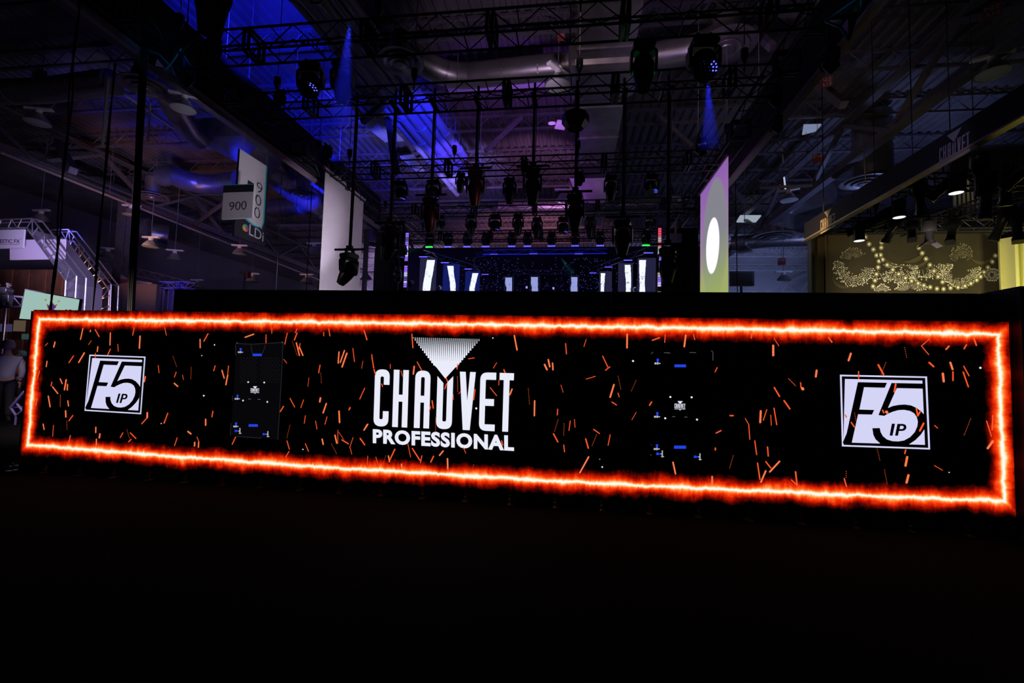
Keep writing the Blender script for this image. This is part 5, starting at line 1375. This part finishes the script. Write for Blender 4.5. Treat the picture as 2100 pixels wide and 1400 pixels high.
def profile(px, py, Y, L_, ax, az, lb, m=PLASTIC, barn=False):
    p = onY(px, py, Y); t = thing('profile_spotlight', lb, 'spotlight', p, 'profile spotlights over the golden booth')
    R_ = Matrix.Rotation(az, 3, 'Z') @ Matrix.Rotation(ax, 3, 'X')
    MB().lathe([(.06, L_ * .5), (.13, L_ * .45), (.15, L_ * .2), (.12, L_ * .05), (.09, 0), (.09, -L_ * .35), (.11, -L_ * .4), (.11, -L_ * .5), (.09, -L_ * .5)], p, 16, R_).build('barrel', m, t, smooth=True)
    MB().lathe([(.01, -L_ * .46), (.09, -L_ * .46), (.09, -L_ * .48), (.01, -L_ * .49)], p, 16, R_).build('lens', LENS, t)
    MB().box(p + R_ @ Vector((0, 0, -L_ * .5)), (.2, .2, .012), R_).build('colour_frame', PLASTIC, t)
    MB().path([p + Vector((-.17, 0, 0)), p + Vector((-.17, 0, .33)), p + Vector((.17, 0, .33)), p + Vector((.17, 0, 0))], .015, 5).build('yoke', m, t)
    MB().tube(p + Vector((0, 0, .33)), (p.x, p.y, max(p.z + .5, 5.75)), .02, 6).build('stem', BLACK, t)
    if barn:
        for s_, a_ in ((-1, -.9), (1, .9)):
            MB().box(p + R_ @ Vector((s_ * .17, 0, -L_ * .58)), (.02, .2, .2), R_ @ Matrix.Rotation(-a_, 3, 'Y')).build('barn_door', m, t)
profile(1830, 472, 13.4, .7, .5, .7, 'dark profile spot pointing down left, above the pearls')
profile(1870, 474, 13.4, .6, -.5, -.6, 'dark profile spot with a red rim above the pearls')
profile(1905, 475, 13.2, .6, 0, 0, 'lavender fresnel lamp with open barn doors', mat('lavender_grey_shell', (.20, .17, .24), .5), True)
profile(1953, 472, 13.2, .8, -.5, -.9, 'tilted profile spot right of the barn door lamp')
profile(1885, 400, 11.2, .9, .7, -.7, 'large tilted profile spot in the middle distance')
profile(1935, 385, 11.0, .6, .9, .8, 'small dark profile spot beside the highest can light')
profile(2010, 355, 9.4, .8, .55, -.7, 'big dark profile spot at the right edge, upper')
profile(2022, 400, 9.6, .9, .1, .2, 'big dark profile spot at the right edge, lower')
profile(2062, 385, 10.2, .7, .2, -.3, 'dark profile spot right of the large pair')
profile(2055, 455, 12.6, .9, .4, .5, 'dark profile spot in front of the yellow curtain')
profile(2085, 462, 12.4, .9, -.3, -.6, 'dark profile spot overlapping the yellow curtain, rightmost')
profile(2098, 352, 9.6, .7, .9, .6, 'dark profile spot cut by the right edge')
profile(1800, 446, 13.4, 1.0, 1.2, 1.0, 'nearly level profile spot behind the logo header end')
profile(1780, 462, 13.6, 1.0, 1.25, 1.1, 'second nearly level profile spot behind the logo header end')
for k in range(5):
    a = onY(1800 + k * 60, 400 - k * 12, 11.5)
    pts = [a + Vector((i * .09, 0, .10 * math.sin(i * .9 + k))) for i in range(14)]
    tag(MB().path(pts, .012, 5).build('loose_cable', RUBBER), 'loose black cable among the golden booth lamps, %s' % ['far left', 'left of middle', 'middle', 'right of middle', 'far right'][k], 'cable', 'loose cables of the golden booth')
# pale slatted object seen through that truss
c_ = onY(1990, 405, 17)
t = thing('slatted_screen', 'pale slatted panel seen through the golden booth truss', 'panel', c_)
for k in range(9): MB().box(onY(1958 + k * 9, 420 - k * .5, 17), (.07, .05, 1.7)).build('slat', mat('pale_slat', (.4, .38, .42), .6), t)

# ================================================================== LEFT NEIGHBOURS
def silver_arch(pts_out, pts_in, Y, label):
    """flat-faced arch of aluminium tube; outlines given on the picture, standing at depth Y"""
    O = [onY(p[0], p[1], Y) for p in pts_out]; I = [onY(p[0], p[1], Y) for p in pts_in]
    t = thing('silver_truss_arch', label, 'truss', (O[-1].x, Y, 0), 'silver arches of the left booth')
    O[-1].z = 0; I[-1].z = 0; D = Vector((0, .35, 0))
    for off in (Vector(), D):
        for ch in (O, I):
            for i in range(len(ch) - 1): MB().tube(ch[i] + off, ch[i + 1] + off, .03, 8).build('chord', ALU, t, smooth=True)
    for i in range(len(O) - 1):
        L_ = (O[i + 1] - O[i]).length; n_ = max(2, int(L_ / .45))
        for k in range(n_ + 1):
            a, b = O[i].lerp(O[i + 1], k / n_), I[i].lerp(I[i + 1], k / n_)
            MB().tube(a, b, .016, 6).build('rung', ALU, t)
            if k < n_ and k % 2 == 0:
                MB().tube(a, I[i].lerp(I[i + 1], (k + 1) / n_), .016, 6).build('brace', ALU, t)
        for k in (0, n_): MB().tube(O[i].lerp(O[i + 1], k / n_), O[i].lerp(O[i + 1], k / n_) + D, .016, 6).build('rung', ALU, t)
    return t
YA, YR = 15.0, 18.6
silver_arch([(-60, 452), (66, 448), (157, 566), (152, 700)], [(-60, 469), (55, 467), (135, 575), (132, 700)], YA, 'front silver truss arch of the left booth')
silver_arch([(20, 474), (141, 470), (228, 583), (226, 700)], [(20, 492), (135, 490), (209, 592), (208, 700)], YR, 'rear silver truss arch of the left booth')
LAV = mat('lavender_white_fabric', (.50, .46, .58), .85)
Fi = [onY(p[0], p[1], YA + .2) for p in ((-60, 471), (56, 469), (137, 577), (134, 700))]; Ri = [onY(p[0], p[1], YR - .1) for p in ((-60, 492), (135, 490), (209, 592), (208, 700))]
Fi[-1].z = 0; Ri[-1].z = 0
t = thing('booth_canopy', 'translucent white fabric canopy stretched between the silver arches', 'canopy', (Ri[-1].x, YR, 0))
for i in range(3):
    a, b, c_, d = Fi[i], Fi[i + 1], Ri[i + 1], Ri[i]
    n1 = (b - a).cross(d - a).normalized() * .02
    if i > 0: MB().slab([a, b, c_, d], n1, .02).build('fabric_side', LAV, t)
    MB().tube(b, c_, .02, 6).build('spreader_pole', BLACK, t)
Qs = [onY(20, 492, YA + .5), onY(134, 490, YA + .5), onY(132, 531, YA + .5), onY(20, 533, YA + .5)]
MB().slab(Qs, (0, 1, 0), .04).build('valance', mat('bright_lavender_cloth', (.80, .72, .88), .8), t, label='pale lavender valance under the rear arch')
t = thing('orange_backdrop', 'brown and orange glowing cloth inside the left booth', 'backdrop', onY(60, 640, YR))
zb_ = onY(60, 533, YR).z
xo0, xo1 = onY(-60, 560, YR + .3).x, onY(133, 560, YR + .3).x
xo = xo0; k = 0
while xo < xo1 - .1:
    MB().box((xo + .24, YR + .35 + (.03 if k % 2 else 0), 2.9), (.47, .04, 5.6)).build('cloth_width', mat('brown_cloth_%d' % (k % 2), ((.30, .13, .07), (.22, .10, .06))[k % 2], .7, noise=.4, nscale=1.2), t); xo += .48; k += 1
# sign with lettering
Qs = [onY(-70, 473, YA - .12), onY(50, 470, YA - .12), onY(47, 508, YA - .12), onY(-73, 512, YA - .12)]
t = thing('booth_sign', 'white booth sign with dark lettering on the front silver arch', 'sign', Qs[3])
MB().slab(Qs, (0, 1, 0), .05).build('sign_board', mat('sign_lavender_white', (.72, .70, .80), .6), t)
q4 = lambda x0_, y0_, x1_, y1_: [onY(x0_, y0_, YA - .128), onY(x1_, y0_, YA - .128), onY(x1_, y1_, YA - .128), onY(x0_, y1_, YA - .128)]
text_mesh('ESTIC FX', mat('dark_violet_ink', (.04, .03, .07), .6), t, q4(0, 490.5, 41, 498.5), .02)
text_mesh('TM', mat('dark_violet_ink', (.04, .03, .07), .6), t, q4(41.5, 489, 45, 491), .0)
MB().poly(q4(-60, 500.5, 40, 501.5)).build('underline', mat('red_ink', (.5, .06, .10), .6), t)

# monitor with crown
YM = 9.6
Qm = [onY(51, 592, YM), onY(165, 613, YM), onY(157, 662, YM), onY(38, 655, YM)]
t = thing('wall_monitor', 'pale green monitor with a purple crown, left above the LED wall', 'monitor', Qm[3])
MB().slab(Qm, (0, 1, 0), .06).build('housing', BLACK, t)
ins = lambda u, v, k: bilin(Qm, u, v) + Vector((0, -k, 0))
MB().poly([ins(.012, .03, .003), ins(.988, .03, .003), ins(.988, .97, .003), ins(.012, .97, .003)]).build('screen_face', screen('mint_screen', (.40, .62, .56), .82), t)
Zm = lambda x, y, k: onY(0 + x / 3.5, 580 + y / 3.5, YM - k)
MB().poly([Zm(x, y, .006) for x, y in ((332, 148), (352, 158), (377, 138), (393, 158), (414, 150), (392, 190), (388, 205), (350, 205), (345, 190))]).build('crown_shape', screen('crown_gold', (.45, .25, .02), .8), t)
MB().poly([Zm(x, y, .008) for x, y in ((338, 154), (353, 164), (377, 144), (391, 164), (408, 156), (389, 181), (346, 181))]).build('crown_shape', screen('crown_purple', (.08, .03, .30), .8), t)
MB().poly([Zm(x, y, .009) for x, y in ((340, 166), (405, 168), (390, 185), (346, 184))]).build('crown_shape', screen('crown_purple', (.08, .03, .30), .8), t)
MB().poly([Zm(x, y, .008) for x, y in ((347, 186), (388, 186), (386, 198), (350, 198))]).build('crown_shape', screen('crown_purple', (.08, .03, .30), .8), t)
for sx_, sy_ in ((328, 122), (376, 115), (422, 131)):
    P = []
    for j in range(10): r_ = 12 if j % 2 == 0 else 4.5; a = -math.pi / 2 + j * math.pi / 5; P.append(Zm(sx_ + r_ * math.cos(a), sy_ + r_ * math.sin(a), .007))
    MB().poly(P).build('crown_star', screen('crown_gold', (.45, .25, .02), .8), t)
MB().tube(bilin(Qm, .5, .9) + Vector((0, .1, 0)), (bilin(Qm, .5, 1).x, YM + .1, 0), .04, 8).build('stand', BLACK, t)
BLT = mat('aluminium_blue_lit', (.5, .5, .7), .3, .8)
a = onY(-20, 602, 10.5); b = onY(48, 609, 10.5); a2 = onY(-20, 632, 10.5); b2 = onY(44, 628, 10.5)
t = thing('low_silver_truss', 'blue-lit silver truss section left of the monitor', 'truss', a2)
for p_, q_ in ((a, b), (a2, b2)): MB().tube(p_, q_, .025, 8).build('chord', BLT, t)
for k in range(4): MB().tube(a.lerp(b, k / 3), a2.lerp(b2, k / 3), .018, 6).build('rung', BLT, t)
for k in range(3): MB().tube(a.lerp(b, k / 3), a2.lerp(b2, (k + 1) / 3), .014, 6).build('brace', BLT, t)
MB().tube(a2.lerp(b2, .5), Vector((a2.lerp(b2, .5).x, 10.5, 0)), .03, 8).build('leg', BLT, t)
place('beam', 6, 582, 10.3, 'lamp tilted on the blue-lit truss at the left edge', .5, -.9, 1.0, 'lamps of the left booth')
# slanting blue truss piece near the floor
a = onY(22, 836, 8.6); b = onY(50, 803, 8.6)
t = thing('tilted_truss_piece', 'violet-lit truss piece leaning beside the left end of the LED wall', 'truss', (a.x, 8.6, 0))
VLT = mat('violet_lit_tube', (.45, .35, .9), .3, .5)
c1, c2 = onY(33, 852, 8.6), onY(46, 842, 8.6)
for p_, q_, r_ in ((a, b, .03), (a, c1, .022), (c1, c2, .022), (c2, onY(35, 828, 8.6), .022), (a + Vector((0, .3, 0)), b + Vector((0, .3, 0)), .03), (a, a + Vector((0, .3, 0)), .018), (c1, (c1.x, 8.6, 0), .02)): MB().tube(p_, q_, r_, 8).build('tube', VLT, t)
spot((-8.6, 7.8, .4), (-9.4, 8.6, .7), (.2, .15, 1.0), 30, 80, .1)
# floor-level blue glow booth shapes behind the person
tag(MB().box(onY(10, 800, 20) , (7.0, .2, 4.0)).build('far_booth_wall', mat('blue_grey_booth', (.10, .09, .22), .7, noise=.3, nscale=1.5)), 'hazy blue-grey booth wall behind the standing person', 'partition')
for (px, py, w_, h_, c_, lb) in ((40, 668, .55, .5, (.16, .11, .07), 'small warm lit display in the far left booth'), (10, 672, .7, .35, (.07, .06, .16), 'dim violet display at the far left edge'), (52, 690, .3, .25, (.04, .10, .09), 'small green display behind the orange shirt')):
    tag(MB().box(onY(px, py, 18), (w_, .08, h_)).build('display', screen('disp_' + lb[:9], c_, .55)), lb, 'display')

# dark booth wall and tents further back on the left
c_ = onY(280, 610, 22)
tag(MB().box((c_.x, 22, 2.6), (onY(323, 600, 22).x - onY(237, 600, 22).x, .2, 2 * (onY(280, 583, 22).z - 2.6))).build('dark_partition', mat('dark_violet_panel', (.05, .045, .08), .7)), 'dark violet partition behind the rope bundle', 'partition')
t = thing('striped_canopy', 'cream and red canopy above the dark partition', 'canopy', onY(250, 583, 26))
for pts, m_ in (([(196, 560), (222, 556), (248, 563), (262, 572), (205, 573)], mat('cream_cloth', (.75, .65, .62), .8)), ([(205, 573), (262, 572), (285, 575), (222, 585)], mat('red_cloth', (.50, .10, .14), .8)), ([(222, 585), (285, 575), (312, 580), (300, 590), (225, 592)], mat('pink_cloth', (.75, .45, .45), .8))):
    MB().slab([onY(x_, y_, 26) for x_, y_ in pts], (0, 1, 0), .1).build('cloth_band', m_, t)
a = onY(196, 529, 28); b = onY(392, 578, 34)
t = thing('far_truss', 'thin pinkish truss running back above the tents', 'truss', a)
PT = mat('pinkish_truss', (.4, .3, .34), .5, .2)
for dz in (0, -.55): MB().tube(a + Vector((0, 0, dz)), b + Vector((0, 0, dz)), .04, 6).build('chord', PT, t)
for k in range(18): MB().tube(a.lerp(b, k / 18) + Vector((0, 0, -.55 * (k % 2))), a.lerp(b, (k + 1) / 18) + Vector((0, 0, -.55 * (1 - k % 2))), .02, 5).build('brace', PT, t)
# drape and truss top, blue light put into their colour
BD = mat('blue_light_cloth', (.02, .02, .22), .8)
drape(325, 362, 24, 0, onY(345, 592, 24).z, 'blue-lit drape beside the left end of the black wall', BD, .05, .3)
truss(tuple(onY(326, 590, 23.6)), 2.0, 0, .35, .4, 'short blue-lit truss on top of the blue drape', m=mat('blue_light_truss_metal', (.06, .06, .7), .4, .5), r=.03, group='far left booth truss')
spot((-17, 20, 4), (-15.6, 24, 4.5), (.1, .1, 1.0), 500, 40, .1)
# red/orange lamp on stand far left (silhouette with red light)
p = onY(502, 560, 24)
t = thing('stand_lamp', 'far lamp on a stand with a red rim left of the white banner', 'stage light', (p.x, 24, 0))
MB().box(p, (.45, .3, .18), Matrix.Rotation(.2, 3, 'Y')).build('head', BLACK, t); MB().box(p + Vector((.25, 0, -.1)), (.08, .3, .35)).build('red_rim', mat('red_plastic', (.4, .02, .05), .5), t); MB().tube(p, (p.x, 24, 0), .04, 6).build('stand', BLACK, t)
# far whiteboard-like display to the right of the projection banner
p = onY(1526, 575, 30)
t = thing('far_display_frame', 'grey framed display right of the lit banner above the black wall', 'display', p)
Qd = [onY(1498, 556, 30), onY(1547, 556, 30), onY(1547, 586, 30), onY(1498, 586, 30)]
MB().slab(Qd, (0, 1, 0), .2).build('frame', mat('pale_violet_frame', (.35, .33, .45), .5), t)
Qe = [onY(1500, 559, 29.97), onY(1543, 559, 29.97), onY(1543, 584, 29.97), onY(1500, 584, 29.97)]
MB().poly(Qe).build('display_face', mat('grey_face', (.18, .20, .20), .6), t)
MB().tube(onY(1520, 587, 30.1), (onY(1520, 587, 30.1).x, 30.1, 0), .08, 6).build('stand', STEEL, t)

# ================================================================== PEOPLE
def person(name_label, base, h, ang, shirt, trousers, hair, skin, glasses=False, arm=0.0):
    """continuous body grown with a skin modifier; facing local -Y"""
    k = h / 1.75
    t = thing('person', name_label, 'person', base, world_parts=False); t.rotation_euler = (0, 0, ang)
    def skinm(nm_, verts, edges, m, root=0, sub=2):
        me = bpy.data.meshes.new(nm_); me.from_pydata([tuple(c * k for c in v[:3]) for v in verts], [], edges); me.materials.append(m)
        o = bpy.data.objects.new(nm_, me); COL.objects.link(o); o.parent = t
        s = o.modifiers.new('skin', 'SKIN'); s.use_smooth_shade = True
        for i, v in enumerate(verts):
            r = v[3]; rr = r if isinstance(r, tuple) else (r, r)
            me.skin_vertices[0].data[i].radius = (rr[0] * k, rr[1] * k)
        me.skin_vertices[0].data[root].use_root = True
        sd = o.modifiers.new('sub', 'SUBSURF'); sd.levels = sub; sd.render_levels = sub
        return o
    # body (skin coloured, one surface): pelvis, spine, neck, head, arms, legs
    V = [(0, 0, .95, (.14, .11)), (0, .01, 1.15, (.14, .11)), (0, .01, 1.36, (.16, .11)), (0, .015, 1.47, (.07, .065)), (0, .0, 1.55, (.055, .058)), (0, -.01, 1.66, (.078, .095)), (0, 0, 1.73, (.05, .06)),
         (-.20, .01, 1.40, .052), (-.25, .03, 1.13, .043), (-.24, -.06 - .1 * arm, .90 + .1 * arm, .032), (.20, .01, 1.40, .052), (.25, .03, 1.13, .043), (.24, -.06, .90, .032),
         (-.09, 0, .86, .085), (-.10, -.01, .50, .058), (-.10, .02, .09, .04), (.09, 0, .86, .085), (.10, -.01, .50, .058), (.10, .02, .09, .04)]
    E = [(0, 1), (1, 2), (2, 3), (3, 4), (4, 5), (5, 6), (2, 7), (7, 8), (8, 9), (2, 10), (10, 11), (11, 12), (0, 13), (13, 14), (14, 15), (0, 16), (16, 17), (17, 18)]
    skinm('body', V, E, skin)
    S = [(0, 0, .87, (.17, .135)), (0, .01, 1.15, (.165, .13)), (0, .01, 1.36, (.18, .13)), (0, .012, 1.45, (.085, .08)), (-.20, .01, 1.40, .07), (-.255, .03, 1.13, .062), (-.245, -.04, .95, .05), (.20, .01, 1.40, .07), (.255, .03, 1.13, .062), (.245, -.04, .95, .05)]
    skinm('shirt', S, [(0, 1), (1, 2), (2, 3), (2, 4), (4, 5), (5, 6), (2, 7), (7, 8), (8, 9)], shirt)
    P = [(0, 0, 1.03, (.15, .12)), (-.09, 0, .84, .105), (-.10, -.01, .50, .08), (-.10, .02, .10, .065), (.09, 0, .84, .105), (.10, -.01, .50, .08), (.10, .02, .10, .065)]
    skinm('trousers', P, [(0, 1), (1, 2), (2, 3), (0, 4), (4, 5), (5, 6)], trousers)
    for s in (-1, 1):
        # hands with five fingers
        hx, hy, hz = s * .24, -.07, .88
        HV = [(hx, hy, hz, .026), (hx, hy - .015, hz - .07, .036)]; HE = [(0, 1)]
        for i, L_ in enumerate((.060, .07, .065, .05)):
            a = (i - 1.5) * .018; HV.append((hx + s * .004, hy - .015 + a, hz - .11, .010)); HV.append((hx - s * .008, hy - .018 + a * 1.2, hz - .11 - L_ * .6, .009)); n0 = len(HV); HE += [(1, n0 - 2), (n0 - 2, n0 - 1)]
        HV.append((hx - s * .01, hy - .055, hz - .06, .011)); HV.append((hx - s * .02, hy - .07, hz - .095, .010)); HE += [(0, len(HV) - 2), (len(HV) - 2, len(HV) - 1)]
        skinm('hand', HV, HE, skin, sub=1)
        sh = MB().lathe([(.01, 0), (.05, .005), (.052, .05), (.04, .09), (.01, .1)], (0, 0, 0), 14, Matrix.Diagonal((1, 2.6, 1)))
        o = bpy.data.objects.new('shoe', MB().add([(v.x * k + s * .10 * k, v.y * k - .03 * k, v.z * k) for v in sh.v], sh.f).mesh('shoe', BLACK, smooth=True)); COL.objects.link(o); o.parent = t
    hm = MB().lathe([(.01, .125), (.06, .115), (.092, .07), (.10, .02), (.098, -.03), (.085, -.06)], (0, .018, 1.665), 18, Matrix.Diagonal((.92, 1.12, 1)))
    # hair shell open towards the face
    vs = [v for v in hm.v]; keep = []
    for f in hm.f:
        c_ = sum((vs[i] for i in f), Vector()) / len(f)
        if len(f) > 4 and c_.z < 1.7: continue
        if c_.y < -.035 and c_.z < 1.705: continue
        keep.append(f)
    o = bpy.data.objects.new('hair', MB().add([Vector((v.x * 1.18, (v.y - .018) * 1.16 + .022, (v.z - 1.665) * 1.10 + 1.675)) * k for v in vs], keep).mesh('hair', hair, smooth=True)); COL.objects.link(o); o.parent = t
    so = o.modifiers.new('solid', 'SOLIDIFY'); so.thickness = .008
    def prt(nm_, mb_, m): o_ = bpy.data.objects.new(nm_, MB().add([v * k for v in mb_.v], mb_.f).mesh(nm_, m, smooth=True)); COL.objects.link(o_); o_.parent = t
    prt('nose', MB().add([(0, -.122, 1.635), (-.016, -.10, 1.63), (.016, -.10, 1.63), (0, -.098, 1.675)], [(0, 2, 1), (0, 1, 3), (0, 3, 2), (1, 2, 3)]), skin)
    for s in (-1, 1):
        prt('ear', MB().lathe([(.004, -.012), (.022, 0), (.004, .012)], (s * .088, .01, 1.65), 10, Matrix.Rotation(math.pi / 2, 3, 'Y')), skin)
        prt('eye', MB().lathe([(.002, -.006), (.011, 0), (.002, .006)], (s * .032, -.098, 1.667), 8, Matrix.Rotation(math.pi / 2, 3, 'X')), mat('eye_dark', (.05, .04, .04), .2))
    prt('mouth', MB().box((0, -.099, 1.602), (.045, .012, .008)), mat('lip', (.35, .12, .10), .6))
    if glasses:
        g_ = MB()
        for s in (-1, 1):
            pts = [(s * .034 + .022 * math.cos(a), -.115, 1.667 + .016 * math.sin(a)) for a in [j * math.pi / 5 for j in range(11)]]; g_.path(pts, .0025, 5); g_.tube((s * .056, -.113, 1.67), (s * .088, .01, 1.668), .0025, 5)
        g_.tube((-.012, -.115, 1.67), (.012, -.115, 1.67), .0025, 5); prt('glasses', g_, BLACK)
    return t
SKN = mat('skin_tone', (.50, .28, .20), .55)
pb = onZ(6, 905, 0.0)
pp = onY(8, 702, 8.9)
person('person in pale shirt, dark trousers and glasses at the left edge', (onY(8, 800, 8.9).x, 8.9, 0), pp.z, math.radians(-118), mat('pale_grey_shirt', (.42, .40, .46), .8), mat('dark_trousers', (.02, .02, .025), .8), mat('grey_ginger_hair', (.34, .22, .17), .8), SKN, True)
p2 = onY(43, 722, 13.5)
person('distant person in an orange shirt between the first person and the LED wall', (p2.x, 13.5, 0), max(1.5, p2.z), math.radians(-20), mat('orange_shirt', (.75, .22, .04), .8), mat('dark_trousers', (.02, .02, .025), .8), mat('teal_cap', (.05, .12, .12), .8), SKN)
area((-11.0, 7.2, 2.6), (-10.2, 8.9, 1.2), (.95, .78, .74), 60, .6, .6, 120)
area((-13.5, 12, 2.4), (p2.x, 13.5, 1.2), (1.0, .75, .6), 14, .6, .6, 120)
# scraps on the floor at the left end of the wall
for (px, py, lb) in ((30, 962, 'crumpled silvery scrap on the floor at the left end of the wall'), (62, 957, 'bluish foil scrap on the floor beside the silvery one')):
    c_ = onZ(px, py, 0.0); mb_ = MB(); random.seed(px)
    vs = [(c_.x + random.uniform(-.16, .16), c_.y + random.uniform(-.05, .05), random.uniform(.0, .05)) for _ in range(9)]
    bm = bmesh.new(); [bm.verts.new(v) for v in vs]; bmesh.ops.convex_hull(bm, input=bm.verts)
    me = bpy.data.meshes.new('floor_scrap'); bm.to_mesh(me); bm.free(); me.materials.append(mat('foil', (.4, .42, .5), .3, .6))
    o = bpy.data.objects.new('floor_scrap', me); COL.objects.link(o); tag(o, lb, 'litter')
